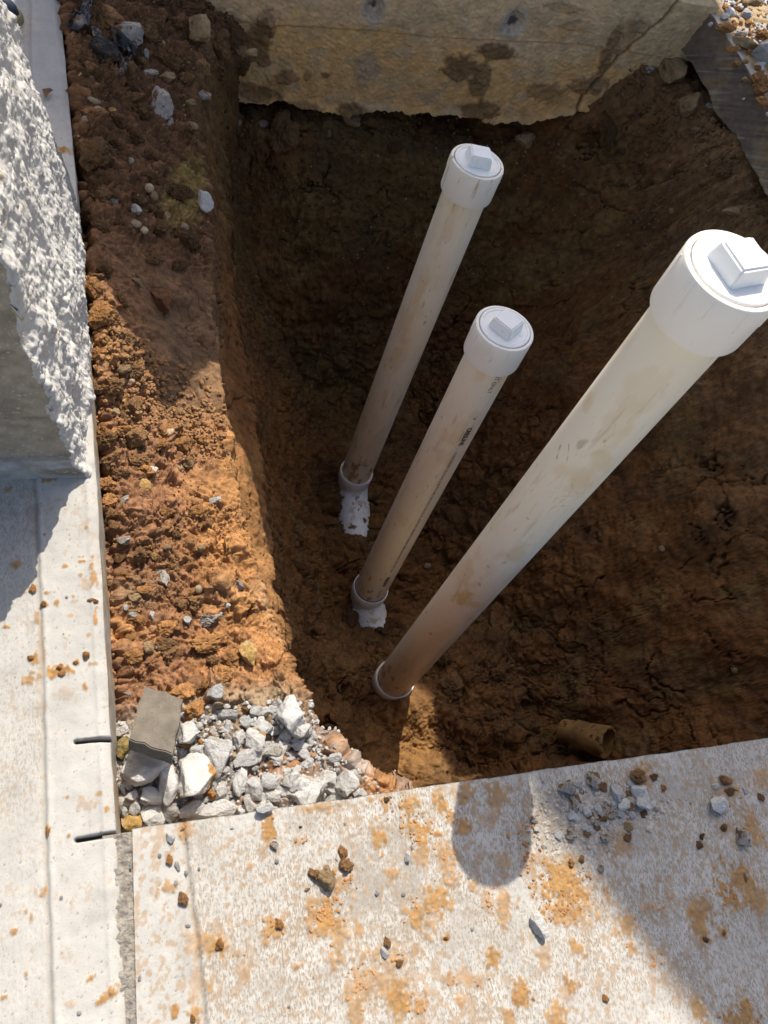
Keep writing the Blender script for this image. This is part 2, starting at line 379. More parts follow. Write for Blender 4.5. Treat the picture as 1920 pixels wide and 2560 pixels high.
Z += 0.06 * np.exp(-(((X - 0.62) / 0.10) ** 2 + ((Y - 2.25) / 0.14) ** 2))
bench = ss(0.06, -0.02, X - edge) * (Y < 2.55)                                          # 1 on the bench
front_pile = bench * ss(0.42, 0.30, Y)
wallm = 1 - bench
Z += bench * (0.016 * fbm(X * 9, Y * 9, seed=3, o=3))
Z += wallm * (0.06 * fbm(X * 4.3, Y * 4.3, seed=4, o=3)) + wallm * .035 * (0.5 - np.abs(fbm(X * 6, Y * 6, seed=2, o=3))) * ss(-.3, -.6, Z)
Z += .06 * np.exp(-(((X - .70) / .08) ** 2 + ((Y - .50) / .06) ** 2))
P = np.stack([X, Y, Z], -1)
Nn = normals_grid(P)
# displacement along the normal
ZZ = Z + 1.25
A3 = X + 0.85 * ZZ * (2 * ss(.45, 1.2, X) - 1) * ss(2.3, 1.9, Y + .2 * X); B3 = Y + 0.8 * ZZ * ss(1.5, 2.1, Y)                                                   # slanted coordinates keep detail from stretching down the walls
wx = A3 + 0.012 * fbm(A3 * 30, B3 * 30, seed=70, o=2); wy = B3 + 0.012 * fbm(A3 * 30, B3 * 30, seed=71, o=2)
def lumps(scale, seed, p=1.0):
    f1, f2, cid = vor(wx * scale, wy * scale, seed)
    return np.clip(1 - (f1 / 0.62) ** 2, 0, 1) ** p * (0.25 + 0.75 * cid) * (.45 + .55 * ss(0.0, 0.10, f2 - f1))
rough_b = bench * ss(-0.35, 0.35, fbm(X * 5, Y * 5, seed=12, o=3) + 0.5 * ss(.55, .1, u) + np.interp(Y, [0, .45, .6, .95, 1.05, 1.2, 1.4, 1.5, 1.7, 2.5], [.7, .7, .2, .1, .2, -.5, -.2, .5, .8, .9]))
smooth_zone = bench * ss(.3, .6, u) * np.interp(Y, [.95, 1.05, 1.32, 1.45], [0, 1, 1, 0])
rough_b *= 1 - 0.85 * smooth_zone
sm_ = 1 - 0.8 * smooth_zone
D = rough_b * (0.026 * lumps(17, 1) * (fbm(X * 7, Y * 7, seed=13, o=2) > -.1) + 0.016 * lumps(43, 2)) + bench * sm_ * ((0.2 + .8 * rough_b) * 0.0065 * lumps(95, 3) + (0.4 + .6 * rough_b) * 0.0045 * lumps(175, 4) * ss(-.4, .3, fbm(X * 25, Y * 25, seed=14, o=2)))
D += bench * (0.008 * fbm(X * 28, Y * 28, seed=20, o=4) + sm_ * 0.0036 * fbm(X * 150, Y * 150, seed=21, o=3) + sm_ * .0022 * vn(X * 420, Y * 420, seed=19))
lz = fbm(A3 * 3.1, B3 * 3.1, seed=55, o=3)
crumb = wallm * np.clip(ss(-0.1, 0.5, lz) + 0.8 * ss(-1.0, -1.2, Z), 0, 1) * (1 - 0.6 * ss(1.2, 1.5, X))
D += crumb * (0.3 + .7 * ss(-.95, -1.1, Z)) * (0.028 * lumps(13, 5) + 0.016 * lumps(30, 6) + 0.009 * lumps(66, 7) + .004 * lumps(130, 8))
ledge2 = ss(.01, -.02, X - w1) * wallm
D += wallm * (1 - .75 * ledge2) * (0.014 * fbm(A3 * 8, B3 * 8, seed=22, o=4) + 0.0045 * (1 - np.abs(fbm(A3 * 22, B3 * 22, seed=23, o=4)) * 2) + 0.0030 * fbm(A3 * 110, B3 * 110, seed=24, o=3) + .0016 * vn(A3 * 260, B3 * 260, seed=18))
# shear cracks and scrape grooves in the clay
f1, f2, cid = vor(A3 * 5 + 0.55 * fbm(A3 * 7, B3 * 7, seed=25, o=4), B3 * 5 + 0.55 * fbm(A3 * 7, B3 * 7, seed=26, o=4), 27)
crk = (1 - ss(0.0, 0.035, f2 - f1)) * ss(0.0, 0.5, fbm(A3 * 6, B3 * 6, seed=28, o=2) + 0.15)
f1b, f2b, _ = vor(A3 * 17 + 0.5 * fbm(A3 * 20, B3 * 20, seed=29, o=3), B3 * 17 + 0.5 * fbm(A3 * 20, B3 * 20, seed=30, o=3), 33)
crk2 = (1 - ss(0.0, 0.07, f2b - f1b)) * ss(0.1, 0.5, fbm(A3 * 5, B3 * 5, seed=34, o=2))
D -= wallm * (1 - .6 * ledge2) * (0.040 * crk + 0.013 * crk2)
D -= bench * 0.004 * crk2 * (1 - rough_b)
P = P + Nn * D[..., None]
# colour of the earth itself
def mixn(a, b, t): return a + (b - a) * np.clip(t, 0, 1)[..., None]
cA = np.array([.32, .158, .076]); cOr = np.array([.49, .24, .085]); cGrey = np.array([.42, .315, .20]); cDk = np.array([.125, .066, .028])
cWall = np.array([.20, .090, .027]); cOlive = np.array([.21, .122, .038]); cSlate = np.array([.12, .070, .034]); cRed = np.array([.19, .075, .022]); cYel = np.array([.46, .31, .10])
q1 = fbm(X * 7, Y * 7, seed=60, o=4); q2 = fbm(X * 3, Y * 3, seed=61, o=4); q3 = fbm(A3 * 14, B3 * 14, seed=62, o=4)
C = np.ones(X.shape + (3,)) * cA
C = mixn(C, cOr, ss(0.3, 0.9, u + 0.3 * q1) * np.interp(Y, [.3, .5, 1.15, 1.4], [.5, .95, .9, 0.1]))
C = mixn(C, cOr, 0.6 * ss(0.2, 0.5, q1) * ss(1.4, 1.0, Y))
C = mixn(C, cGrey, ss(-0.25, 0.3, q2 + np.interp(Y, [0, .3, .62, .75, .9], [.0, .45, .3, -.25, -1]) - 0.9 * u) * 0.85)
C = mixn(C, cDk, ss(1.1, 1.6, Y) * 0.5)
C = mixn(C, np.array([.19, .115, .062]), smooth_zone * 0.8)
C = mixn(C, np.array([.56, .53, .48]), front_pile * ss(-.3, .2, q1 + .35) * ss(.36, .27, Y + 0.05 * q2) * 0.9)
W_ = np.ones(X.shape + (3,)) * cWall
W_ = mixn(W_, cOlive, ss(-0.2, 0.5, lz + 0.3 * q3) * ss(1.5, 2.1, Y))
W_ = mixn(W_, cSlate, ss(0.15, 0.55, fbm(A3 * 5, B3 * 5, seed=64, o=4)) * 0.5)
W_ = mixn(W_, cRed, ss(0.1, 0.6, fbm(A3 * 4, B3 * 4, seed=65, o=4)) * 0.6)
W_ = mixn(W_, np.array([.20, .125, .045]), ss(0.25, 0.55, fbm(A3 * 6, B3 * 9, seed=66, o=3)) * 0.6)
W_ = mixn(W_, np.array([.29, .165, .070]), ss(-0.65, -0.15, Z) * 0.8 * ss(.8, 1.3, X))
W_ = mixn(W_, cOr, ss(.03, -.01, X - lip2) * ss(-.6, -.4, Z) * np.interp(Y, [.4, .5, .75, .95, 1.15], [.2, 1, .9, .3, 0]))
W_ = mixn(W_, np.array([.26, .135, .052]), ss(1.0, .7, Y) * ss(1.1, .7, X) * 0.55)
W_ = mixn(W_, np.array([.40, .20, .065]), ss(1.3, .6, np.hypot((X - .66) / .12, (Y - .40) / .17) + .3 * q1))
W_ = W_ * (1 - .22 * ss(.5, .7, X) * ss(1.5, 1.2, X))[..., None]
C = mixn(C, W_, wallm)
yp = onz(470, 470, -.15); C = mixn(C, cYel, ss(1.0, 0.3, np.hypot((X - yp[0] - 0.25 * (Y - yp[1])) / .055, (Y - yp[1]) / .17) + 0.4 * q1) * 0.9)
C *= (1 - 0.0 * wallm * crk)[..., None]
C *= (1 + 0.22 * q3)[..., None]
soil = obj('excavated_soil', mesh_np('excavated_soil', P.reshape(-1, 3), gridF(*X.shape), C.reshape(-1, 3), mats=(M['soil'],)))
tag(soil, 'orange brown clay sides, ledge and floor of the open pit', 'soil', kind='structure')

# coarse copy of the sheet for finding where a photo point lies
sub = P[::3, ::3]; sf = gridF(*sub.shape[:2])
slabv = [(-3, -3, 0), (0, -3, 0), (curb_x(0.14), 0.14, 0), (curb_x(2.6), 2.6, 0), (-3, 2.6, 0), (3, -3, 0), (3, .14, 0)]
bv = [tuple(v) for v in sub.reshape(-1, 3)]; n0 = len(bv)
bf = [tuple(int(q) for q in f) for f in sf] + [(n0, n0 + 1, n0 + 2, n0 + 3, n0 + 4), (n0 + 1, n0 + 5, n0 + 6, n0 + 2)]
BVH = BVHTree.FromPolygons(bv + slabv, bf)
def hit(sx, sy):
    w = Vector(pray(sx, sy)); o = Vector((0, 0, CH))
    loc, nor, i, d = BVH.ray_cast(o, w.normalized())
    if loc is None: loc = o + w * 2; nor = Vector((0, 0, 1)); d = 2
    if nor.z < 0: nor = -nor
    return loc, nor, (loc - o).dot(Vector(R[:, 2])) / FPX       # metres per photo pixel

# ------------------------------------------------------------------ concrete slabs
def axis(parts):
    out = []
    for a, b, n in parts: out += list(np.linspace(a, b, n, endpoint=False))
    out.append(parts[-1][1]); return np.array(out)

def stain_mask(X, Y, lst, seed, sharp=1.0):
    m = np.zeros(X.shape)
    nz = fbm(X * 42, Y * 42, seed=seed, o=5, g=.6); nz2 = fbm(X * 260, Y * 130, seed=seed + 1, o=2)
    for (sx, sy, rx, ry, s) in lst:
        c = onz(sx, sy); ax = rx / 1380.0; ay = ry / 1250.0
        sel = (np.abs(X - c[0]) < ax * 2.2) & (np.abs(Y - c[1]) < ay * 2.2)
        if not sel.any(): continue
        d = np.hypot((X[sel] - c[0]) / ax, (Y[sel] - c[1]) / ay)
        m[sel] = np.maximum(m[sel], s * ss(1.2, 0.55, d + 0.75 * nz[sel] + 0.6 * nz2[sel]))
    return m

CONC = np.array([.60, .57, .505]); DUST = np.array([.30, .235, .16]); ORG = np.array([.45, .245, .082]); GREYD = np.array([.33, .285, .225])
def c5(x, y, rx, ry, s=1): return (640 + x / 2.592, 1920 + y / 2.592, rx / 2.592, ry / 2.592, s)
def c6(x, y, rx, ry, s=1): return (1280 + x / 2.592, 1920 + y / 2.592, rx / 2.592, ry / 2.592, s)
def c4(x, y, rx, ry, s=1): return (x / 2.592, 1920 + y / 2.592, rx / 2.592, ry / 2.592, s)
def c3(x, y, rx, ry, s=1): return (x / 2.592, 1280 + y / 2.592, rx / 2.592, ry / 2.592, s)
ORANGE = [c5(80, 400, 35, 65), c5(45, 560, 20, 40, .7), c5(430, 255, 110, 30, .8), c5(290, 470, 35, 25, .6), c5(430, 515, 40, 20, .5), c5(745, 215, 30, 25), c5(840, 225, 40, 45),
          c5(785, 430, 45, 75), c5(990, 240, 60, 50), c5(1040, 400, 75, 90), c5(1050, 540, 70, 70, .75), c5(1190, 225, 40, 65), c5(1170, 425, 25, 25), c5(1360, 165, 80, 60, .85), c5(1560, 190, 70, 75, .8),
          c5(1255, 315, 45, 35, .9), c5(1340, 385, 50, 45, .95), c5(1490, 340, 60, 50, .5), c5(1255, 640, 55, 95, .8), c5(1410, 770, 35, 45, .8), c5(1150, 840, 85, 70), c5(1050, 950, 60, 80, .95), c5(1120, 1030, 60, 60, .75),
          c5(890, 680, 40, 30, .8), c5(450, 960, 85, 90), c5(400, 1040, 60, 70, .9), c5(530, 1100, 90, 110, .8), c5(110, 1030, 60, 50, .9), c5(250, 1290, 25, 25), c5(660, 1030, 25, 40, .8), c5(560, 760, 60, 40, .8),
          c5(710, 1210, 35, 30, .8), c5(780, 1210, 30, 35, .7), c5(900, 1240, 50, 50, .7), c5(1030, 1160, 40, 40, .6), c5(1230, 1105, 30, 22), c5(1255, 1370, 50, 35, .75), c5(1540, 1250, 32, 60), c5(1350, 1500, 50, 30, .8),
          c5(680, 1400, 70, 120, .7), c5(830, 1430, 100, 70, .75), c5(930, 1550, 90, 110), c5(1050, 1530, 70, 60, .9), c5(660, 1580, 40, 60, .8), c5(1600, 880, 40, 90, .8), c5(1500, 870, 35, 80, .6), c5(1640, 1620, 40, 40, .9),
          c5(1350, 1340, 50, 30, .6), c5(1430, 1380, 50, 30, .6), c5(1590, 600, 50, 60, .6), c5(1430, 590, 50, 60, .5), c5(1290, 560, 40, 40, .5), c5(1400, 270, 35, 30, .6),
          c6(350, 760, 190, 130), c6(330, 900, 120, 70, .9), c6(460, 930, 80, 70, .7), c6(740, 1030, 80, 75, .85), c6(770, 1160, 32, 50, .8), c6(420, 1160, 45, 55, .95), c6(385, 1385, 55, 40), c6(60, 1480, 60, 60),
          c6(290, 1620, 60, 60, .9), c6(1220, 1570, 50, 65, .8), c6(1480, 1620, 110, 60), c6(1510, 1550, 40, 50), c6(700, 500, 95, 85, .75), c6(1350, 800, 60, 100), c6(1490, 720, 95, 110), c6(1570, 850, 90, 60, .9),
          c6(1440, 850, 45, 40), c6(1225, 880, 80, 60, .85), c6(1230, 1030, 75, 100, .9), c6(900, 910, 90, 30, .5), c6(1370, 1060, 30, 35, .8), c6(1560, 400, 55, 90, .85), c6(1400, 150, 110, 80, .5), c6(1600, 80, 120, 80, .7),
          c6(1380, 390, 60, 45, .6), c6(100, 600, 60, 100, .4), c6(220, 590, 90, 70, .6), c6(840, 60, 60, 60, .8), c6(920, 1230, 50, 40, .4), c6(210, 1200, 55, 50, .55), c6(330, 1460, 50, 40, .4), c6(100, 390, 60, 80, .55),
          c6(850, 760, 25, 25, .7), c6(1010, 830, 35, 30, .6), c6(930, 720, 40, 35, .5), c6(1480, 1450, 60, 40, .4),
          c4(1075, 790, 55, 35, .8), c4(1200, 400, 40, 60, .7), c4(1250, 1100, 60, 60, .5), c4(1330, 1130, 40, 60, .8), c4(1420, 1145, 40, 45), c4(1360, 1410, 30, 40, .8), c4(1260, 1600, 40, 60, .9), c4(1140, 1560, 22, 22),
          c4(1600, 1340, 40, 40, .5), c4(1120, 520, 24, 20, .6), c4(1540, 1210, 25, 25, .6), c4(1610, 640, 25, 25, .7), c4(1275, 1400, 35, 90, .5), c4(880, 500, 30, 60, .25)]
GREYS = [c5(830, 700, 230, 200, .85), c5(1000, 600, 120, 120, .7), c5(740, 850, 160, 110, .9), c5(580, 510, 50, 50, .6), c5(1090, 1010, 75, 60, .6), c5(1340, 1000, 110, 200, .55), c5(110, 1400, 80, 80, .6),
         c5(480, 1330, 80, 60, .5), c5(1190, 1190, 45, 50, .5), c6(330, 400, 230, 200, .85), c6(700, 350, 330, 120, .7), c6(130, 1340, 50, 40, .6), c6(910, 1480, 80, 60, .5), c6(20, 1130, 60, 60, .6), c6(1100, 100, 450, 120, .5),
         c6(900, 470, 220, 90, .5), c6(1640, 980, 120, 90, .4), c6(1000, 1370, 100, 60, .3), c4(1300, 460, 70, 80, .6), c4(1340, 700, 40, 40, .5), c4(1230, 1190, 60, 150, .45), c5(330, 340, 160, 50, .45), c5(1600, 1150, 90, 90, .4)]
LEFT_O = [c3(560, 100, 22, 18), c3(530, 288, 18, 10), c3(530, 320, 28, 10), c3(425, 352, 17, 10), c3(600, 290, 14, 25), c3(595, 350, 14, 22), c3(612, 430, 16, 45, .9), c3(520, 405, 10, 12, .7), c3(215, 505, 22, 34),
          c3(157, 525, 15, 15, .8), c3(300, 527, 22, 15), c3(285, 600, 20, 24), c3(368, 588, 15, 20), c3(487, 543, 20, 15), c3(560, 468, 40, 28, .45), c3(485, 575, 20, 12, .5), c3(622, 680, 13, 45), c3(240, 690, 14, 35, .8),
          c3(35, 744, 18, 12), c3(100, 355, 18, 14), c3(572, 800, 12, 12, .7), c3(205, 945, 26, 20), c3(495, 975, 20, 16), c3(245, 975, 18, 18, .8), c3(390, 1025, 55, 32), c3(220, 1040, 16, 16, .8), c3(195, 1090, 36, 25, .85),
          c3(475, 1030, 20, 13), c3(600, 985, 25, 14, .7), c3(545, 1140, 14, 24), c3(430, 1180, 55, 40, .28), c3(250, 1060, 12, 14, .7), c3(250, 1140, 18, 50, .3),
          c4(433, 185, 14, 14), c4(570, 240, 40, 25, .4), c4(693, 260, 14, 18), c4(642, 165, 12, 12, .8), c4(308, 405, 18, 24), c4(453, 437, 18, 18), c4(275, 795, 30, 27), c4(235, 800, 25, 20, .5), c4(175, 935, 13, 13, .8),
          c4(205, 975, 17, 16, .9), c4(85, 1060, 30, 22), c4(590, 1360, 22, 20), c4(685, 1480, 55, 38), c4(105, 935, 20, 12, .5), c4(455, 1530, 22, 16, .4), c4(25, 1487, 20, 10, .9), c4(168, 1335, 10, 10, .8), c4(180, 1372, 10, 8, .9),
          (150, 375, 26, 12, 1), (118, 350, 14, 14, .5), (118, 1198, 22, 9, .8), (18, 1226, 10, 6, .8), (40, 1416, 12, 9, .7), c4(520, 190, 20, 20, .5), c3(460, 670, 25, 12, .6), c3(265, 900, 20, 160, .3)]
LEFT_G = [c3(200, 755, 40, 55, .45), c3(85, 1040, 25, 30, .35), c3(40, 960, 15, 12, .4), c4(700, 850, 100, 120, .15), (80, 1280, 22, 12, .8), (45, 1285, 8, 8, .8), (35, 1275, 5, 5, .7), (82, 1332, 8, 6, .9), (95, 1262, 12, 3, .8)]

def concrete_top(X, Y, kind):
    if kind == 'front':
        line = np.interp(Y, [-12, -.131, -.006, .123, .2], [.018, .018, .012, .002, 0]) + 0.0012 * fbm(Y * 40, X * 0, seed=77, o=2)
        broom = ss(-0.002, 0.004, X - line)
    else:
        line = np.interp(Y, [-12, -.094, .151, .437, .737, 3], [-.18, -.183, -.195, -.207, -.224, -.3]) + 0.001 * fbm(Y * 40, X * 0, seed=78, o=2)
        broom = ss(0.002, -0.004, X - line)
    # broom strokes run across the photo from top to bottom
    slant = X * 1.0 + (0.06 * Y if kind == 'front' else 0.05 * Y)
    strokes = vn(slant * 330, Y * 9, seed=80) * 0.6 + vn(slant * 170, Y * 5 + 9, seed=81) * 0.5
    pits = fbm(slant * 260, Y * 150, seed=82, o=3)
    big = fbm(X * 10, Y * 10, seed=83, o=4)
    h = broom * (0.0005 * strokes + 0.0006 * np.clip(pits, -1, 0.25))
    h += (1 - broom) * (0.0006 * fbm(X * 60, Y * 60, seed=84, o=3)) + 0.0008 * big
    groove = np.exp(-((X - line) / 0.0035) ** 2)
    h -= groove * 0.003; h += 0.002 * np.exp(-((X - line - (0.008 if kind == 'front' else 0.007)) / 0.004) ** 2)
    col = np.ones(X.shape + (3,)) * CONC
    col *= (1 + 0.055 * big + 0.03 * fbm(X * 60, Y * 60, seed=85, o=3))[..., None]
    k = 0.95 if kind == 'front' else 0.55
    tone = np.array([.34, .285, .215])
    region = ss(-0.6, 0.5, fbm(X * 6, Y * 6, seed=86, o=3) + (0.25 if kind == 'front' else -0.2))
    col = mixn(col, tone, broom * k * .45 * region * ss(0.02, -0.5, pits + 0.35 * strokes) )
    col = mixn(col, np.array([.30, .25, .19]), groove * 0.35)
    pin = vor(X * 150, Y * 150, seed=88)
    hole = ss(.13, .07, pin[0]) * (pin[2] > 0.86)
    col = mixn(col, np.array([.22, .19, .15]), hole * 0.8); h -= hole * 0.0015
    if kind == 'front':
        g = stain_mask(X, Y, GREYS, 90); o = stain_mask(X, Y, ORANGE, 94)
        speck = ss(.22, .55, fbm(X * 120, Y * 90, seed=98, o=3) + 0.35 * fbm(X * 9, Y * 9, seed=99, o=2)) * 0.55
    else:
        g = stain_mask(X, Y, LEFT_G, 90); o = stain_mask(X, Y, LEFT_O, 94)
        speck = ss(.6, .85, fbm(X * 120, Y * 90, seed=98, o=3) + 0.3 * fbm(X * 9, Y * 9, seed=99, o=2)) * 0.3
        col = col * (1 - .07 * ss(-.2, .6, fbm(X * 14, Y * 22, seed=301, o=4)))[..., None]
        top = ss(1.55, 1.75, Y)         # old paste skin broken off along the kerb edge
        skin = ss(-.1, .05, (X - curb_x(Y)) + 0.075 + 0.06 * fbm(Y * 6, X * 6, seed=101, o=3)) * top
        col = mixn(col, np.array([.42, .41, .40]), skin * 0.8)
    col = mixn(col, GREYD, g * 0.75 * (0.75 + 0.25 * np.sign(pits + .1)))
    col = mixn(col, np.array([.45, .27, .12]), speck)
    oc = ORG * (1 + 0.22 * fbm(X * 90, Y * 90, seed=97, o=3)[..., None])
    col = mixn(col, oc, o)
    h += 0.0022 * o * (0.6 + 0.6 * fbm(X * 160, Y * 160, seed=96, o=3))
    concrete_top.m = np.clip((.12 + .88 * broom) * k * (.35 + .65 * region) * (1 - .6 * o), 0, 1)
    return h, col

def slab_mesh(name, xs_, ys_, thick, kind, edge_x=None, edge_y=None, mats=()):
    Xg, Yg = np.meshgrid(xs_, ys_)
    h, col = concrete_top(Xg, Yg, kind)
    Xn, Yn = Xg.copy(), Yg.copy()
    if edge_x is not None:      # left slab: shear so that its right edge follows the kerb line
        off = edge_x(Yg) - xs_[-1]; fall = ss(-0.8, 0, Xg - xs_[-1]); Xn = Xg + off * fall
        h2, col = concrete_top(Xn, Yg, kind); h = h2
        dxe = xs_[-1] - Xg
    if edge_y is not None:
        off = edge_y(Xg); fall = ss(0.10, 0, ys_[-1] - Yg); Yn = Yg + off * fall
    Zt = h
    ny, nx = Xg.shape
    # worn rounded lip along the open edge
    if kind == 'left':
        d = edge_x(Yn) - Xn
        lip = ss(0.012, 0.0, d); Zt = Zt - 0.004 * lip * (1 + 0.5 * fbm(Yg * 30, Xg * 0, seed=110, o=3)) + 0.0015 * np.exp(-((d - 0.016) / 0.004) ** 2)
        col = mixn(col, np.array([.50, .46, .40]), lip * 0.4)
        Xn = Xn + 0.0016 * fbm(Yg * 12, Xg * 0, seed=111, o=4) * ss(0.02, 0, d)
        # two short cut slots that run in from the edge
        for (ax, ay, bx, by) in ((190, 1854, 283, 1847), (192, 2100, 292, 2084)):
            a = onz(ax, ay); b = onz(bx, by); ab = b - a; L2 = (ab[:2] ** 2).sum()
            t = np.clip(((Xn - a[0]) * ab[0] + (Yn - a[1]) * ab[1]) / L2, 0, 1)
            dd = np.hypot(Xn - a[0] - t * ab[0], Yn - a[1] - t * ab[1])
            m = ss(0.0042, 0.0016, dd)
            Zt = Zt - 0.02 * m; col = mixn(col, np.array([.10, .095, .09]), m)
    top = np.stack([Xn, Yn, Zt], -1).reshape(-1, 3)
    V = [top]; C_ = [np.concatenate([col.reshape(-1, 3), concrete_top.m.reshape(-1, 1)], 1)]; F = [gridF(ny, nx)]; n = len(top)
    def skirt(idx, outn, seed):
        nonlocal n
        e = top[idx]; ec = col.reshape(-1, 3)[idx]; rows = 14; vs = []; cs = []
        s_ = np.arange(len(e))
        for r_ in range(1, rows + 1):
            zz = -thick * r_ / rows
            p_ = e.copy(); p_[:, 2] = zz + e[:, 2] * max(0, 1 - r_ / 3)
            rough = 0.0014 * fbm(e[:, 0] * 40 + e[:, 1] * 40, np.full(len(e), zz * 60), seed=seed, o=4) - 0.0008 + 0.0016 * min(1, r_ / 2)
            p_[:, :2] += np.array(outn) * rough[:, None]
            vs.append(p_); t_ = min(1, r_ / 3)
            cc = mixn(ec, np.array([.44, .40, .33]), np.full(len(e), t_)) * (1 + 0.12 * fbm(e[:, 0] * 80 + e[:, 1] * 80, np.full(len(e), zz * 25), seed=seed + 4, o=3))[:, None]
            cc = mixn(cc, np.array([.42, .25, .10]), ss(.15, .5, fbm(e[:, 0] * 14 + e[:, 1] * 14, np.full(len(e), zz * 30), seed=seed + 2, o=3)) * .7)
            cs.append(np.concatenate([cc, np.full((len(cc), 1), .5)], 1))
        vv = np.concatenate(vs); V.append(vv); C_.append(np.concatenate(cs))
        m_ = len(e); fs = []
        prev = idx
        for r_ in range(rows):
            cur = np.arange(m_) + n + r_ * m_
            fs.append(np.stack([prev[:-1], cur[:-1], cur[1:], prev[1:]], -1)); prev = cur
        F.append(np.concatenate(fs)); n += len(vv)
    ids = np.arange(ny * nx).reshape(ny, nx)
    skirt(ids[:, -1] if kind == 'left' else ids[:, 0], (1, 0) if kind == 'left' else (-1, 0), 120)
    if kind == 'front': skirt(ids[-1, :], (0, 1), 130)
    return mesh_np(name, np.concatenate(V), np.concatenate(F), np.concatenate(C_), mats=mats)

lx = axis([(-12, -1, 12), (-1, -.42, 20), (-.42, -.10, 150)]); ly = axis([(-12, -.6, 12), (-.6, -.22, 20), (-.22, .9, 520), (.9, 2.45, 520), (2.45, 12, 14)])
o = obj('kerb_slab', slab_mesh('kerb_slab', lx, ly, 0.17, 'left', edge_x=curb_x, mats=(M['concrete'],)))
tag(o, 'pale concrete slab along the left of the pit, brushed with a smooth trowelled edge band', 'slab', kind='structure')
fx = axis([(-.072, 1.25, 620), (1.25, 12, 40)]); fy = axis([(-12, -.55, 12), (-.55, -.35, 20), (-.35, .14, 300)])
o = obj('pavement', slab_mesh('pavement', fx, fy, 0.14, 'front', edge_y=lambda x: 0.0018 * fbm(x * 25, x * 0, seed=140, o=4), mats=(M['concrete'],)))
tag(o, 'brushed concrete pavement slab in the foreground stained with orange soil', 'pavement', kind='structure')
# expansion joint between the two
jx = np.linspace(-.115, -.062, 26); jy = axis([(-3, -.3, 20), (-.3, .138, 300)])
Xj, Yj = np.meshgrid(jx, jy); Zj = -0.004 + 0.0025 * fbm(Xj * 120, Yj * 120, seed=150, o=3)
Zj[-1] = -0.15
o = obj('joint_strip', mesh_np('joint_strip', np.stack([Xj, Yj, Zj], -1).reshape(-1, 3), gridF(*Xj.shape), mats=(M['joint'],)))
tag(o, 'rough grey brown joint filler strip between the two slabs', 'joint', kind='structure')

# ------------------------------------------------------------------ footing face at the far side (thick old concrete, sawn and soiled)
fn = np.array([0.05, 1.0, 0.0]); fc = 2.55
xs_ = axis([(-12, -.1, 10), (-.1, 1.86, 640)]); zs_ = np.linspace(0.02, -0.56, 200)
Xb, Zb_ = np.meshgrid(xs_, zs_)
low = np.interp(Xb, [-12, .37, .45, .543, .71, .94, 1.12, 1.3, 1.45, 1.602, 1.66, 2.3], [-.56, -.535, -.525, -.54, -.54, -.50, -.50, -.49, -.47, -.41, -.36, -.3]) + 0.022 * fbm(Xb * 16, Xb * 0, seed=160, o=5, g=.6)
t = (0.02 - Zb_) / 0.58
Zq = 0.02 + (low - 0.02) * t
Yq = fc - fn[0] * Xb
dep = 0.006 * fbm(Xb * 4, Zq * 4, seed=161, o=2) + 0.0008 * fbm(Xb * 60, Zq * 60, seed=162, o=3) + 0.002 * fbm(Xb * 120, Zq * 120, seed=163, o=2)
ridge_z = np.interp(Xb, [.4, 1.5], [-.262, -.172]) + 0.003 * fbm(Xb * 12, Xb * 0, seed=164, o=3)
dep += 0.006 * ss(0.004, -0.002, Zq - ridge_z)
dep += 0.010 * np.exp(-((t - 1) / 0.03) ** 2) * -1
colb = np.ones(Xb.shape + (3,)) * np.array([.80, .485, .19])
n1 = fbm(Xb * 5, Zq * 7, seed=165, o=4); n2 = fbm(Xb * 14, Zq * 20, seed=166, o=4)
colb = mixn(colb, np.array([.76, .53, .29]), ss(-.35, .05, (Zq - ridge_z) * 4 + 0.5 * n1) * 0.85)
colb = mixn(colb, np.array([.62, .45, .25]), ss(.2, .6, n2 + 0.6 * ss(1.1, 1.7, Xb) * ss(-.25, -.05, Zq)) * 0.7)
colb = mixn(colb, np.array([.58, .42, .22]), ss(.15, .55, fbm(Xb * 9, Zq * 16, seed=167, o=3)) * .5)
MUD = np.array([.19, .11, .048])
for (px, py, rx, ry, s) in ((1155, 170, 52, 32, 1), (1200, 200, 30, 40, .9), (1240, 125, 55, 22, 1), (1190, 275, 80, 26, .95), (885, 275, 50, 22, .95), (720, 195, 32, 20, .8), (815, 188, 16, 9, .9), (690, 215, 40, 26, .5),
                            (648, 110, 35, 60, .95), (665, 60, 26, 40, .7), (770, 190, 10, 16, .7), (1530, 100, 14, 60, .9), (1512, 160, 16, 30, .9), (1480, 215, 60, 28, .8), (1600, 60, 40, 20, .5), (1565, 90, 30, 60, .5),
                            (920, 170, 26, 26, .0), (1400, 15, 60, 12, .45), (1430, 60, 50, 14, .4), (640, 230, 60, 22, .8), (760, 262, 60, 10, .7), (1360, 232, 60, 26, .6)):
    c = onplane(px, py, fn, fc); k = 2.9 / FPX
    d = np.hypot((Xb - c[0]) / (rx * k * .8), (Zq - c[2]) / (ry * k * .95)); m = s * ss(1.2, .8, d + 0.35 * n2 + .25 * fbm(Xb * 60, Zq * 60, seed=168, o=3))
    colb = mixn(colb, MUD, m * .85); dep -= 0.008 * m * (1 + .6 * fbm(Xb * 50, Zq * 50, seed=169, o=3))
c = onplane(915, 175, fn, fc); m = ss(1.2, .3, np.hypot((Xb - c[0]) / .05, (Zq - c[2]) / .07) + .4 * n2); colb = mixn(colb, np.array([.42, .32, .22]), m * .6)
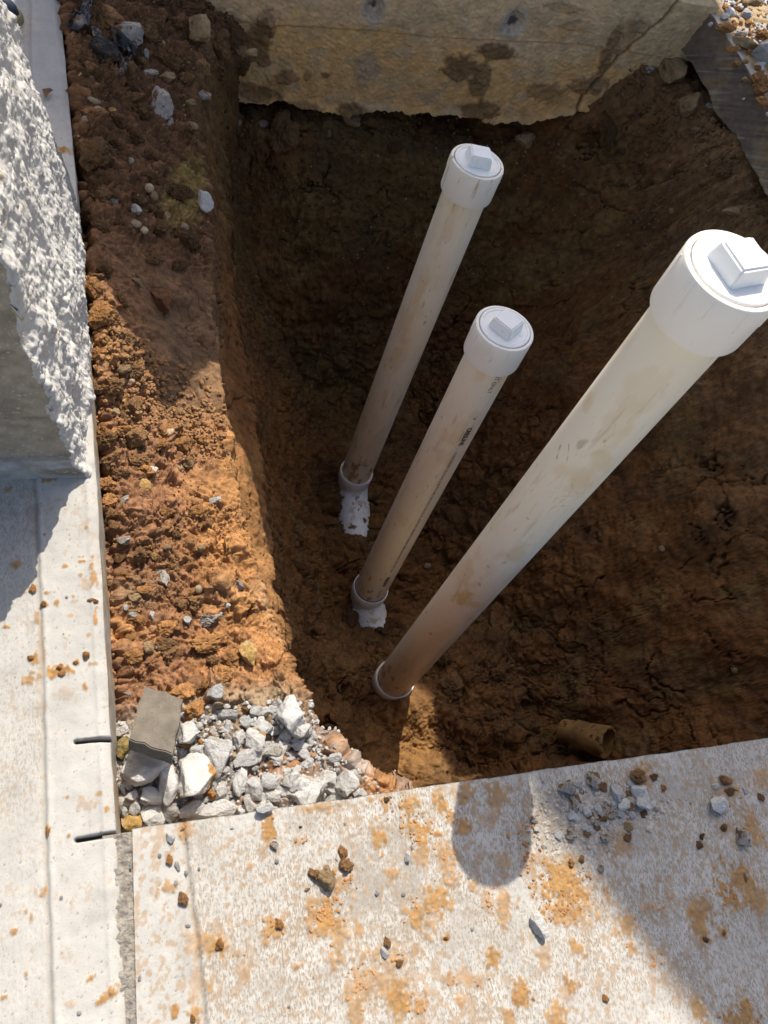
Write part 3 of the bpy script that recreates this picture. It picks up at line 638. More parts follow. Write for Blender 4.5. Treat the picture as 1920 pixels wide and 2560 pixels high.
for (px, py, r) in ((937, 20, .030), (1283, 58, .032)):   # broken-out tie holes
    c = onplane(px, py, fn, fc); d = np.hypot((Xb - c[0]), (Zq - c[2]) * .8) / r + .3 * fbm(Xb * 50, Zq * 50, seed=170, o=3)
    m = ss(1.1, .5, d); dep += 0.022 * m; colb = mixn(colb, np.array([.56, .46, .34]), ss(1.7, 1.1, d) * .9); colb = mixn(colb, np.array([.10, .09, .08]), ss(.62, .3, d))
crkx = np.interp(Zq, [-.36, -.2, 0], [1.545, 1.60, 1.70]) + .012 * fbm(Zq * 20, Zq * 0, seed=171, o=3)
m = np.exp(-((Xb - crkx) / .006) ** 2); dep += 0.012 * m; colb = mixn(colb, np.array([.08, .055, .035]), m * .8)
Yq = Yq + dep
top_v = np.stack([Xb, Yq, Zq], -1)
ny, nx = Xb.shape
Vb = [top_v.reshape(-1, 3)]; Fb = [gridF(ny, nx)]; Cb = [colb.reshape(-1, 3)]
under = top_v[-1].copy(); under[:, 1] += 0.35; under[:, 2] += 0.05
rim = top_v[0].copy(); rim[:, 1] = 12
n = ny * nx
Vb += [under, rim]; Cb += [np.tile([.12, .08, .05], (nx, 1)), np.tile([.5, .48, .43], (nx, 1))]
last = np.arange((ny - 1) * nx, ny * nx); first = np.arange(nx)
un = np.arange(n, n + nx); rm = np.arange(n + nx, n + 2 * nx)
Fb.append(np.stack([last[:-1], un[:-1], un[1:], last[1:]], -1)); Fb.append(np.stack([first[:-1], rm[:-1], rm[1:], first[1:]], -1))
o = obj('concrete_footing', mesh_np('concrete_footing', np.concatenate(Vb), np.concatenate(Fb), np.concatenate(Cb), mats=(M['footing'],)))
tag(o, 'thick tan concrete footing with a ragged underside across the far side of the pit', 'footing')

# ------------------------------------------------------------------ sawn slab on the right
ty = axis([(-12, 1.3, 20), (1.3, 2.56, 420), (2.56, 12, 6)]); nz_ = 46
Yr_, Tr = np.meshgrid(ty, np.linspace(0, 1, nz_))
xtop = np.interp(Yr_, [-12, 1.59, 2.03, 2.26, 2.47, 12], [1.80, 1.88, 1.885, 1.862, 1.838, 1.7]) + 0.006 * fbm(Yr_ * 14, Yr_ * 0, seed=180, o=4)
thk = 0.128 + 0.012 * fbm(Yr_ * 9, Yr_ * 0, seed=181, o=5, g=.6) + 0.018 * ss(.55, .7, Yr_ - 1.45) * ss(.85, .7, Yr_ - 1.45)
Zr_ = 0.0 - thk * Tr
Xr_ = xtop - 0.03 * Tr + 0.003 * fbm(Yr_ * 30, Zr_ * 30, seed=182, o=4) + 0.0016 * vn(Yr_ * 90 + Zr_ * 130, Zr_ * 18, seed=183)
n2 = fbm(Yr_ * 8, Zr_ * 14, seed=184, o=4)
scr = vn((Yr_ * 0.9 + Zr_ * 1.3) * 110, Zr_ * 7, seed=185); scr2 = vn((Yr_ + Zr_ * 1.3) * 42, Zr_ * 4, seed=186)
cr = np.ones(Yr_.shape + (3,)) * np.array([.20, .148, .105])
cr = mixn(cr, np.array([.28, .20, .11]), ss(-.1, .5, n2 + ss(2.1, 1.6, Yr_) * .9))
cr = mixn(cr, np.array([.42, .38, .33]), ss(.62, .85, scr + .3 * n2) * .55)
cr = mixn(cr, np.array([.09, .075, .07]), ss(.45, .8, scr2) * .6)
cr = mixn(cr, np.array([.50, .47, .42]), ss(.03, 0, Tr) * .7)
Pr = np.stack([Xr_, Yr_, Zr_], -1)
# top sheet with rubble dust
tx = axis([(0, .45, 120), (.45, 10, 10)])
Yt, Dx = np.meshgrid(ty, tx); Xt = np.interp(Yt, ty, xtop[0]) + Dx
ht = 0.004 * np.clip(fbm(Xt * 30, Yt * 30, seed=187, o=4), -0.2, 2) * ss(0, .02, Dx) + 0.010 * ss(-.1, .6, fbm(Xt * 9, Yt * 9, seed=188, o=4)) * ss(.01, .06, Dx)
ct = np.ones(Xt.shape + (3,)) * np.array([.50, .475, .43])
ct = mixn(ct, np.array([.46, .31, .14]), ss(-.15, .35, fbm(Xt * 9, Yt * 9, seed=188, o=4) + .15) * ss(0.005, .03, Dx) * .9)
Pt = np.stack([Xt, Yt, ht], -1)
Ur = Pr[-1].copy(); Ur[:, 0] += 0.6
nA = Pr.shape[0] * Pr.shape[1]; nB = Pt.shape[0] * Pt.shape[1]; w_ = len(ty)
Fu = np.stack([np.arange(nA - w_, nA - 1), np.arange(nA - w_ + 1, nA), np.arange(nA + nB + 1, nA + nB + w_), np.arange(nA + nB, nA + nB + w_ - 1)], -1)
o = obj('broken_slab', mesh_np('broken_slab', np.concatenate([Pr.reshape(-1, 3), Pt.reshape(-1, 3), Ur]), np.concatenate([gridF(*Yr_.shape), gridF(*Xt.shape) + nA, Fu]),
        np.concatenate([cr.reshape(-1, 3), ct.reshape(-1, 3), np.tile([.2, .17, .14], (w_, 1))]), mats=(M['saw_face'],)))
tag(o, 'saw cut concrete slab at upper right of the pit, dark scratched edge and sunlit rubble on top', 'slab')

# distant ground, a sheet with a hole where the slabs are
gv = [(-11.5, -11.5, -.05), (11.5, -11.5, -.05), (11.5, 11.5, -.05), (-11.5, 11.5, -.05), (-200, -200, -.05), (200, -200, -.05), (200, 200, -.05), (-200, 200, -.05)]
M['ground'] = mat('ground', base=(.30, .25, .18), var=.2, vscale=3, bumps=())
o = obj('ground', mesh_np('ground', gv, [(0, 1, 5, 4), (1, 2, 6, 5), (2, 3, 7, 6), (3, 0, 4, 7)], mats=(M['ground'],), smooth=False)); tag(o, 'bare ground around the slabs', 'ground', kind='structure')

# ------------------------------------------------------------------ the upright concrete stub on the left, very close to the camera
zz = np.linspace(0, 0.85, 330)
nu1, nu2, nu3 = 200, 380, 60
U = []
xf = np.interp(zz, [0, .02, .06, .13, .25, .36, .46, .6, .85], [-.134, -.140, -.152, -.163, -.168, -.180, -.180, -.176, -.18]) + 0.006 * fbm(zz * 40, zz * 0, seed=200, o=4) + .003 * fbm(zz * 160, zz * 0, seed=201, o=2)
xb = -0.142 - 0.045 * ss(0, .6, zz)
Pb = np.zeros((len(zz), nu1 + nu2 + nu3, 3)); isfront = np.zeros(Pb.shape[:2])
for j, z in enumerate(zz):
    s = np.linspace(0, 1, nu1, endpoint=False) ** 0.6
    Pb[j, :nu1] = np.stack([-1.2 + (xf[j] + 1.2) * s, np.full(nu1, .757), np.full(nu1, z)], -1); isfront[j, :nu1] = 1
    s = np.linspace(0, 1, nu2, endpoint=False); y = .757 + s * .655
    xx = xf[j] + (np.interp(y, [.757, .80, 1.45], [0, .6, 1])) * (xb[j] + 0.012 - xf[j])
    xx = xx + (curb_x(y) - curb_x(.76)) * 0.55 - .095 * z * s ** 3
    Pb[j, nu1:nu1 + nu2] = np.stack([xx, y, np.full(nu2, z)], -1)
    s = np.linspace(0, 1, nu3)
    Pb[j, nu1 + nu2:] = np.stack([xx[-1] + (-1.2 - xx[-1]) * s, np.full(nu3, y[-1]) , np.full(nu3, z)], -1)
NB = -normals_grid(Pb); NB = np.where((NB * (Pb - np.array([-.7, 1.1, .4]))).sum(-1, keepdims=True) < 0, -NB, NB)
fa, fb_, fz = Pb[..., 0] + Pb[..., 1], Pb[..., 1] - Pb[..., 0], Pb[..., 2]
rgh = 0.014 * fbm(Pb[..., 1] * 14, fz * 9, seed=210, o=3) + 0.0042 * fbm(Pb[..., 1] * 60, fz * 40, seed=211, o=4, g=.6) + 0.0032 * (0.5 - np.abs(fbm(Pb[..., 1] * 120, fz * 110, seed=213, o=3)))
f1, f2, ci = vor(Pb[..., 1] * 70, fz * 70, 212); rgh += 0.0035 * np.clip(1 - (f1 / .6) ** 2, 0, 1) * ci
smo = 0.0012 * fbm(Pb[..., 0] * 30, fz * 30, seed=214, o=4)
# courses at the foot of the front face: a thicker dirty plinth with a wavy top
pl = ss(.045, .035, fz + .006 * fbm(Pb[..., 0] * 20, fz * 0, seed=215, o=3)); smo = smo + .006 * pl + 0.003 * np.exp(-((fz - .072) / .006) ** 2)
fm = isfront * ss(0, .012, np.abs(Pb[..., 0] - xf[:, None])); fm = isfront
Pb = Pb + NB * (rgh * (1 - fm) + smo * fm)[..., None]
Pb[..., 2] = np.maximum(Pb[..., 2], -0.001)
cb = np.ones(Pb.shape[:2] + (3,)) * np.array([.40, .345, .255])
cb = mixn(cb, np.array([.29, .25, .19]), ss(-.1, .5, fbm(Pb[..., 0] * 12, fz * 25, seed=216, o=4)))
cb = mixn(cb, np.array([.50, .49, .46]), ss(.085, .06, fz) * .8 * ss(-.3, .3, fbm(Pb[..., 0] * 15, fz * 60, seed=217, o=3) + .2))
cb = mixn(cb, np.array([.28, .27, .26]), np.exp(-((fz - .06) / .008) ** 2) * .8)
for zc_ in (.072, .19): cb = mixn(cb, np.array([.20, .18, .15]), np.exp(-((fz - zc_ - .004 * fbm(Pb[..., 0] * 10, fz * 0, seed=218, o=3)) / .004) ** 2) * .5)
nyb, nxb = Pb.shape[:2]
Fs = gridF(nyb, nxb); cols = np.tile(np.arange(nxb - 1), nyb - 1); mi = np.where(cols < nu1 - 1, 0, 1)
o = obj('concrete_stub', mesh_np('concrete_stub', Pb.reshape(-1, 3), Fs, cb.reshape(-1, 3), mats=(M['block_face'], M['mortar']), midx=mi))
tag(o, 'upright concrete stub at left with a rough white broken side and smooth grey brown front', 'concrete block')
cap_v = np.concatenate([Pb[-1], [[-1.2, .757, .85]]]); 
oc = obj('top_face', mesh_np('top_face', cap_v, [tuple(range(len(cap_v) - 1))], mats=(M['mortar'],), smooth=False), o)

# ------------------------------------------------------------------ stones and clods
def ico(sub):
    import bmesh
    bm = bmesh.new(); bmesh.ops.create_icosphere(bm, subdivisions=sub, radius=1.0)
    V = np.array([v.co[:] for v in bm.verts]); F = np.array([[v.index for v in f.verts] for f in bm.faces]); bm.free()
    return V / np.linalg.norm(V, axis=1, keepdims=True), F
ICO = {k: ico(k) for k in (1, 2, 3, 4, 5)}

def rock_v(seed, sub=4, planes=11, noise=0.10, dims=(1, .8, .62), lump=0.0):
    r_ = np.random.default_rng(seed); V, F = ICO[sub]
    rad = np.full(len(V), 1.25)
    if planes:
        nn = r_.normal(size=(planes, 3)); nn /= np.linalg.norm(nn, axis=1, keepdims=True); dd = r_.uniform(.62, 1.0, planes)
        for n_, d_ in zip(nn, dd):
            c = V @ n_; t_ = np.where(c > 0.08, d_ / np.maximum(c, .08), 9)
            k = 90; rad = -np.log(np.exp(-k * rad) + np.exp(-k * np.minimum(t_, 3))) / k
    s = seed * 3.1
    rad *= 1 + noise * fbm(V[:, 0] * 2 + s, V[:, 1] * 2, V[:, 2] * 2, seed=seed, o=5, g=.55)
    if lump:
        rad *= 1 + lump * (0.6 - np.abs(fbm(V[:, 0] * 3.3 + s, V[:, 1] * 3.3, V[:, 2] * 3.3, seed=seed + 9, o=4, g=.6)))
    P_ = V * rad[:, None] * np.array(dims); P_ /= np.abs(P_).max()
    return P_ * 0.5 * 1.22, F          # longest side about 1

ROCKS = [rock_v(10 + i, 5, 13, .13, (1, .82 - .03 * (i % 4), .62 + .04 * (i % 3))) for i in range(12)]
PEBS = [rock_v(40 + i, 3, 0, .16, (1, .8, .6)) for i in range(5)]
CLODS = [rock_v(60 + i, 5, 9, .30, (1, .86, .7), .50) for i in range(8)]
def proto(lst, names, matn):
    out = []
    for i, (V, F) in enumerate(lst): out.append(mesh_np('%s' % names, V, F, mats=(M[matn],)))
    return out
RM = {}
def rockmesh(kind, matn, i):
    key = (kind, matn, i)
    if key not in RM:
        V, F = {'rock': ROCKS, 'pebble': PEBS, 'clod': CLODS}[kind][i]
        RM[key] = mesh_np({'rock': 'stone', 'pebble': 'pebble', 'clod': 'clod'}[kind], V, F, mats=(M[matn],))
    return RM[key]

def put(name, kind, matn, sx, sy, w, h, label, cat='stone', group=None, sink=0.28, rz=None, flat=None, raise_=0.0):
    """w, h: apparent size in photo pixels"""
    if matn == 'stone_grey' and w < 40: w *= .72; h *= .72
    loc, nor, mpp = hit(sx, sy)
    n_ = {'rock': 12, 'pebble': 5, 'clod': 8}[kind]
    o = link(bpy.data.objects.new(name, rockmesh(kind, matn, random.randrange(n_))))
    a = w * mpp; b = h * mpp * 1.08
    big, small = max(a, b), min(a, b)
    thick = min(small, (a + b) / 2) * (flat or random.uniform(.68, .9))
    o.scale = (big, small * 1.25, thick * 1.45)
    base = 0 if a > b else math.pi / 2
    ang = base + (rz if rz is not None else random.uniform(-.25, .25))
    up = (nor * 0.7 + Vector((0, 0, 1)) * 0.6 + Vector((random.uniform(-.15, .15), random.uniform(-.15, .15), 0))).normalized()
    q = up.to_track_quat('Z', 'Y')
    o.rotation_mode = 'QUATERNION'
    # spin about the stone's own up so that its long side lies as in the photo
    xax = Vector((math.cos(ang), math.sin(ang), 0)); xax = (xax - up * xax.dot(up)).normalized(); yax = up.cross(xax)
    o.rotation_quaternion = Matrix((xax, yax, up)).transposed().to_quaternion()
    view = (Vector((0, 0, CH)) - loc).normalized()
    o.location = loc + up * (thick * (0.5 - sink)) + Vector((0, 0, raise_))
    tag(o, label, cat, group)
    return o

# --- crushed stone heap in the corner where the slabs meet.  columns: x, y, w, h in an enlarged crop
def k3(x, y, w, h): return 280 + x / 3.318, 1700 + y / 3.318, w / 3.318, h / 3.318
HEAP = 'pale crushed stones heaped in the slab corner'
named = [
    ((100, 580, 130, 180), 'rock', 'stone_moss', 'ochre and dark green stone wedged beside the dark concrete shard'),
    ((245, 790, 300, 290), 'rock', 'stone_white', 'large blocky pale stone below the dark concrete shard, next to the kerb edge'),
    ((465, 855, 200, 290), 'rock', 'stone_white', 'tall pale grey stone just left of the largest stone of the heap'),
    ((725, 870, 370, 360), 'rock', 'stone_white_soiled', 'largest pale stone of the heap with a cake of orange soil on it'),
    ((640, 495, 180, 200), 'rock', 'stone_white', 'white angular stone touching the right side of the dark concrete shard'),
    ((345, 985, 230, 140), 'rock', 'stone_white', 'bright white oblong stone lying below the large blocky one'),
    ((480, 1095, 150, 155), 'rock', 'stone_grey', 'bluish grey round stone near the pavement edge'),
    ((690, 1070, 230, 160), 'rock', 'stone_white', 'white wedge stone under the largest stone of the heap'),
    ((910, 1075, 400, 170), 'rock', 'stone_white', 'long flat pale stone lying along the pavement edge'),
    ((325, 1150, 190, 180), 'rock', 'stone_white', 'knobbly pale stone beside the ochre stone at the pavement corner'),
    ((165, 1200, 155, 150), 'rock', 'stone_ochre', 'mustard yellow stone in the corner of kerb and pavement'),
    ((875, 640, 200, 270), 'rock', 'stone_white', 'upright lumpy grey white stone above the largest stone of the heap'),
    ((1110, 645, 240, 140), 'rock', 'stone_white', 'smooth kidney shaped pale stone in the middle of the heap'),
    ((1510, 320, 245, 220), 'rock', 'stone_white', 'big square white stone at the top right of the heap, by the pit'),
    ((1170, 510, 150, 170), 'rock', 'stone_white_soiled', 'pale stone capped with dark orange soil in the upper heap'),
    ((1080, 830, 130, 230), 'rock', 'stone_white', 'narrow upright pale stone right of the largest stone'),
    ((1590, 960, 180, 250), 'rock', 'stone_white', 'tall pointed white stone standing against the pavement edge'),
    ((855, 110, 130, 120), 'rock', 'stone_white', 'bright white jagged stone alone on the orange soil above the heap'),
    ((925, 285, 200, 85), 'rock', 'stone_grey', 'long grey stone at the upper edge of the heap'),
]
for (q, kind, mn, lab) in named:
    sx, sy, w, h = k3(*q); put('stone', kind, mn, sx, sy, w, h, lab, 'stone', HEAP, sink=.22, raise_=0.006)
plain = [(1190, 890, 160, 160), (1155, 1040, 110, 160), (1335, 850, 175, 120), (1370, 960, 170, 115), (1495, 860, 130, 135), (1355, 620, 190, 130), (1450, 540, 150, 80), (1560, 440, 125, 120), (1570, 560, 160, 90), (960, 390, 70, 130),
         (1115, 360, 95, 110), (790, 325, 100, 90), (835, 455, 115, 110), (970, 480, 95, 110), (1045, 510, 130, 140), (1275, 400, 155, 120), (720, 590, 125, 110), (995, 725, 60, 100), (680, 670, 85, 80), (1245, 960, 100, 170),
         (1260, 1080, 130, 90), (1630, 480, 100, 100), (1620, 710, 100, 90), (1560, 640, 100, 90), (190, 1060, 90, 120), (160, 970, 100, 80), (110, 1090, 70, 100), (1340, 250, 80, 70), (600, 690, 120, 90), (620, 1090, 60, 60),
         (1050, 760, 60, 60), (95, 900, 50, 90), (545, 1150, 80, 60), (780, 1000, 60, 50), (1000, 960, 80, 60), (90, 440, 110, 100)]
for q in plain:
    sx, sy, w, h = k3(*q); put('stone', 'rock', random.choice(['stone_white'] * 3 + ['stone_grey', 'stone_white_soiled', 'broken_concrete']), sx, sy, w, h, 'pale grey crushed stone of middle size in the heap at the slab corner', 'stone', HEAP + ', middle sized', sink=.25, raise_=0.003)
for q in ((110, 95, 135, 85), (130, 175, 140, 95), (235, 105, 110, 115), (320, 165, 150, 190), (400, 100, 110, 130), (500, 185, 120, 70), (600, 130, 125, 130), (55, 265, 110, 70), (690, 175, 70, 50), (560, 60, 70, 60), (30, 130, 60, 110), (470, 60, 90, 90), (650, 160, 60, 60)):
    put('stone', 'rock', 'stone_white', 640 + q[0] / 2.592, 1920 + q[1] / 2.592, q[2] / 2.592, q[3] / 2.592, 'pale crushed stone where the heap thins out along the pavement edge', 'stone', 'crushed stones thinning out along the pavement edge', sink=.25)
for q in ((340, 1480, 100, 80), (130, 1560, 150, 110), (290, 1420, 110, 100), (40, 1400, 110, 90), (200, 1440, 80, 80), (190, 1480, 90, 70), (240, 1580, 80, 80), (340, 1640, 90, 90), (60, 1290, 80, 60)):
    put('stone', 'rock', 'stone_white', 640 + q[0] / 2.592, 1280 + q[1] / 2.592, q[2] / 2.592, q[3] / 2.592, 'pale crushed stone at the crumbling pit side of the heap', 'stone', 'crushed stones on the pit side of the heap', sink=.3)
# small fill of the heap
poly = [(300, 1895), (400, 1810), (520, 1790), (640, 1760), (740, 1760), (800, 1850), (885, 1915), (975, 1965), (720, 2010), (560, 2040), (310, 2075)]
def inside(x, y, pl):
    c = False; j = len(pl) - 1
    for i in range(len(pl)):
        if (pl[i][1] > y) != (pl[j][1] > y) and x < (pl[j][0] - pl[i][0]) * (y - pl[i][1]) / (pl[j][1] - pl[i][1]) + pl[i][0]: c = not c
        j = i
    return c
cnt = 0
while cnt < 240:
    sx, sy = random.uniform(300, 960), random.uniform(1760, 2080)
    if not inside(sx, sy, poly): continue
    s = random.choice([12, 15, 18, 22, 28]) * random.uniform(.8, 1.25)
    put('stone_chip', 'rock', random.choice(['stone_white'] * 6 + ['stone_grey', 'clod_orange']), sx, sy, s, s * random.uniform(.6, 1), 'small pale stone chip filling the gaps of the stone heap', 'stone chip', 'small stone chips between the stones of the heap', sink=.3)
    cnt += 1

# --- dark shard of paving standing in the heap
def slab_piece(name, pts, th, matn, label, cat, tilt=0.0, edge_mat=None, bev=.002, seed=1):
    import bmesh
    c = [onz(x, y, -0.055) for x, y in pts]
    bm = bmesh.new(); r_ = random.Random(seed)
    out = []
    for i in range(len(c)):
        a, b = c[i], c[(i + 1) % len(c)]
        for k in range(6):
            t_ = k / 6; p_ = a + (b - a) * t_
            j = 0.0022 * (1 if 0 < k else .3)
            out.append(Vector((p_[0] + r_.uniform(-j, j), p_[1] + r_.uniform(-j, j), 0)))
    f = bm.faces.new([bm.verts.new(p_) for p_ in out])
    if f.normal.z < 0: f.normal_flip()
    ex = bmesh.ops.extrude_face_region(bm, geom=[f]); vs = [g for g in ex['geom'] if isinstance(g, bmesh.types.BMVert)]
    for v in vs: v.co.z -= th; v.co.x += r_.uniform(-.001, .001); v.co.y += r_.uniform(-.0008, .0008)
    bmesh.ops.recalc_face_normals(bm, faces=bm.faces[:])
    es = [e for e in bm.edges if all(abs(v.co.z) < 1e-5 for v in e.verts)]
    bmesh.ops.bevel(bm, geom=es, offset=bev, segments=2, affect='EDGES')
    me = bpy.data.meshes.new(name); bm.to_mesh(me); bm.free(); me.materials.append(M[matn])
    o = link(bpy.data.objects.new(name, me)); tag(o, label, cat); return o
sp = [(360, 1703), (458, 1742), (432, 1908), (325, 1868)]
o = slab_piece('concrete_shard', sp, .028, 'shard', 'dark grey brown flat concrete shard leaning on the stone heap beside the kerb', 'concrete shard', seed=4)
cc = sum((Vector(onz(x, y, -.055)) for x, y in sp), Vector()) / 4
o.location = (0, 0, -0.047)
o.matrix_world = Matrix.Translation(Vector((cc.x, cc.y, -0.030))) @ Matrix.Rotation(math.radians(-24), 4, 'X') @ Matrix.Rotation(math.radians(4), 4, 'Y') @ Matrix.Translation(Vector((-cc.x, -cc.y, 0)))

# --- stones and clods on the ledge (crop of the upper left quarter, then the one below, then the next)
G_UP = 'stones bedded in the spoil of the upper ledge'
def a1(x, y, w, h): return x / 2.592, y / 2.592, w / 2.592, h / 2.592
def a2(x, y, w, h): return x / 2.592, 640 + y / 2.592, w / 2.592, h / 2.592
def a3(x, y, w, h): return x / 2.592, 1280 + y / 2.592, w / 2.592, h / 2.592
def a4(x, y, w, h): return 1280 + x / 2.592, y / 2.592, w / 2.592, h / 2.592
def many(fn, rows, name, cat, group):
    for (q, kind, mn, lab) in rows:
        sx, sy, w, h = fn(*q); put(name if name else {'rock': 'stone', 'pebble': 'pebble', 'clod': 'clod'}[kind], kind, mn, sx, sy, w, h, lab, cat or {'rock': 'stone', 'pebble': 'pebble', 'clod': 'clod'}[kind], group)
many(a1, [
    ((1305, 195, 150, 175), 'rock', 'stone_tan', 'large sandy boulder at the top of the spoil under the footing'),
    ((830, 235, 150, 140), 'rock', 'broken_concrete', 'pale chunk of broken concrete above the black plastic scrap'),
    ((945, 345, 60, 60), 'rock', 'broken_concrete', 'small bluish concrete piece right of the black plastic'),
    ((985, 478, 115, 60), 'rock', 'broken_concrete', 'flat light grey concrete flake in the upper spoil'),
    ((1035, 665, 145, 190), 'rock', 'broken_concrete', 'long pale concrete chunk standing in the spoil with brown soil on it'),
    ((1100, 800, 50, 120), 'rock', 'broken_concrete', 'narrow whitish sliver of concrete below the long chunk'),
    ((1315, 622, 90, 45), 'rock', 'broken_concrete', 'small whitish wedge of concrete near the pit brink'),
    ((1322, 1305, 100, 160), 'rock', 'stone_white', 'white chunk of concrete at the brink under the yellow clay'),
    ((610, 660, 72, 36), 'pebble', 'pebble', 'cream oval pebble on the upper spoil near the kerb'),
    ((845, 1045, 42, 40), 'pebble', 'pebble', 'round cream pebble alone in the middle of the ledge'),
    ((885, 1378, 80, 78), 'rock', 'stone_white', 'round whitish stone on the shaded ledge, largest of its cluster'),
    ((880, 1455, 62, 46), 'pebble', 'pebble', 'flat cream pebble just below the round whitish stone'),
    ((935, 1502, 46, 66), 'pebble', 'pebble', 'upright pale pebble lowest of the ledge cluster'),
    ((1082, 1420, 70, 82), 'rock', 'stone_tan', 'beige stone to the right of the whitish cluster'),
    ((970, 1225, 50, 50), 'pebble', 'pebble', 'upper of two joined beige pebbles on the ledge'),
    ((995, 1275, 50, 60), 'pebble', 'stone_tan', 'lower of two joined beige pebbles on the ledge'),
    ((557, 1612, 100, 90), 'rock', 'stone_ochre', 'ochre yellow stone wedged against the kerb edge'),
    ((735, 1315, 75, 60), 'rock', 'stone_grey', 'dark slate coloured stone beside the kerb spoil'),
    ((555, 790, 44, 56), 'pebble', 'pebble', 'tan pebble close to the kerb at the upper spoil'),
    ((635, 708, 44, 28), 'pebble', 'pebble', 'tiny pale pebble under the cream oval one'),
    ((1245, 820, 66, 42), 'pebble', 'stone_tan', 'tan pebble stuck in the clay wall at the brink'),
    ((1240, 668, 64, 52), 'rock', 'stone_tan', 'angular tan stone at the brink above the stuck pebble'),
    ((1195, 1478, 44, 44), 'pebble', 'pebble', 'small grey pebble near the lower brink of the ledge'),
    ((1548, 798, 30, 34), 'pebble', 'pebble', 'single pebble in the pit wall below the footing'),
    ((1555, 320, 70, 60), 'rock', 'stone_tan', 'tan stone lodged beneath the left end of the footing'),
    ((1635, 345, 50, 50), 'rock', 'stone_tan', 'second tan stone lodged beneath the left end of the footing'),
], None, None, None)
many(a1, [((925, 730, 110, 125), 'clod', 'clod_dark', 'round brown clod left of the long concrete chunk'), ((1030, 378, 135, 125), 'clod', 'clod_dark', 'fist sized brown clod in the upper spoil'),
    ((1140, 420, 95, 95), 'clod', 'clod_dark', 'smaller brown clod right of the fist sized clod'), ((1300, 440, 125, 120), 'clod', 'clod', 'sandy clod beside the wood splinter'), ((605, 1030, 175, 230), 'clod', 'clod_dark', 'long brown clod against the kerb edge, half way up the ledge'),
    ((655, 1290, 120, 90), 'clod', 'clod_dark', 'flat brown clod near the kerb below the long one'), ((680, 140, 190, 150), 'clod', 'clod', 'orange brown heap of clods beside the black plastic at the top'), ((1130, 170, 140, 110), 'clod', 'clod_dark', 'broad brown clod left of the sandy boulder'),
    ((490, 440, 60, 70), 'clod', 'clod', 'small clod by the kerb near the top'), ((620, 480, 90, 80), 'clod', 'clod_dark', 'clod under the grey black lump'), ((1200, 520, 100, 80), 'clod', 'clod', 'clod below the wood splinter'), ((870, 640, 130, 60), 'clod', 'clod', 'flat clod left of the long concrete chunk'),
    ((725, 730, 56, 56), 'rock', 'stone_ochre', 'small ochre lump in the kerb side spoil'), ((470, 280, 80, 110), 'clod', 'clod', 'clod at the kerb under the black plastic'), ((1050, 290, 60, 50), 'rock', 'stone_tan', 'tan stone between clods in the upper spoil'),
    ((1080, 510, 100, 60), 'rock', 'stone_tan', 'tan flat stone below the concrete flake'), ((1000, 1170, 90, 100), 'clod', 'clod_dark', 'crumbling clod in the middle of the ledge'), ((1180, 1260, 140, 110), 'clod', 'clod_dark', 'clod beside the yellow clay at the brink'),
    ((1060, 1490, 150, 90), 'clod', 'clod_dark', 'wide flat clod low on the shaded ledge'), ((560, 1400, 110, 120), 'clod', 'clod_dark', 'crumbly clod leaning on the kerb face'), ((770, 790, 110, 90), 'clod', 'clod_dark', 'clod in the centre of the upper spoil')], None, None, None)
many(a1, [((1440, 60, 190, 150), 'clod', 'clod_dark', 'big clod leaning on the left end of the footing'), ((1500, 240, 170, 150), 'clod', 'clod_dark', 'brown clod stuck below the left end of the footing'), ((1420, 330, 120, 120), 'clod', 'clod', 'clod at the corner where the ledge meets the footing'), ((1560, 440, 140, 120), 'clod', 'clod_dark', 'dark clod hanging at the far left corner of the pit'), ((1230, 60, 160, 100), 'clod', 'clod', 'flat clod at the top edge beside the footing')], None, None, None)
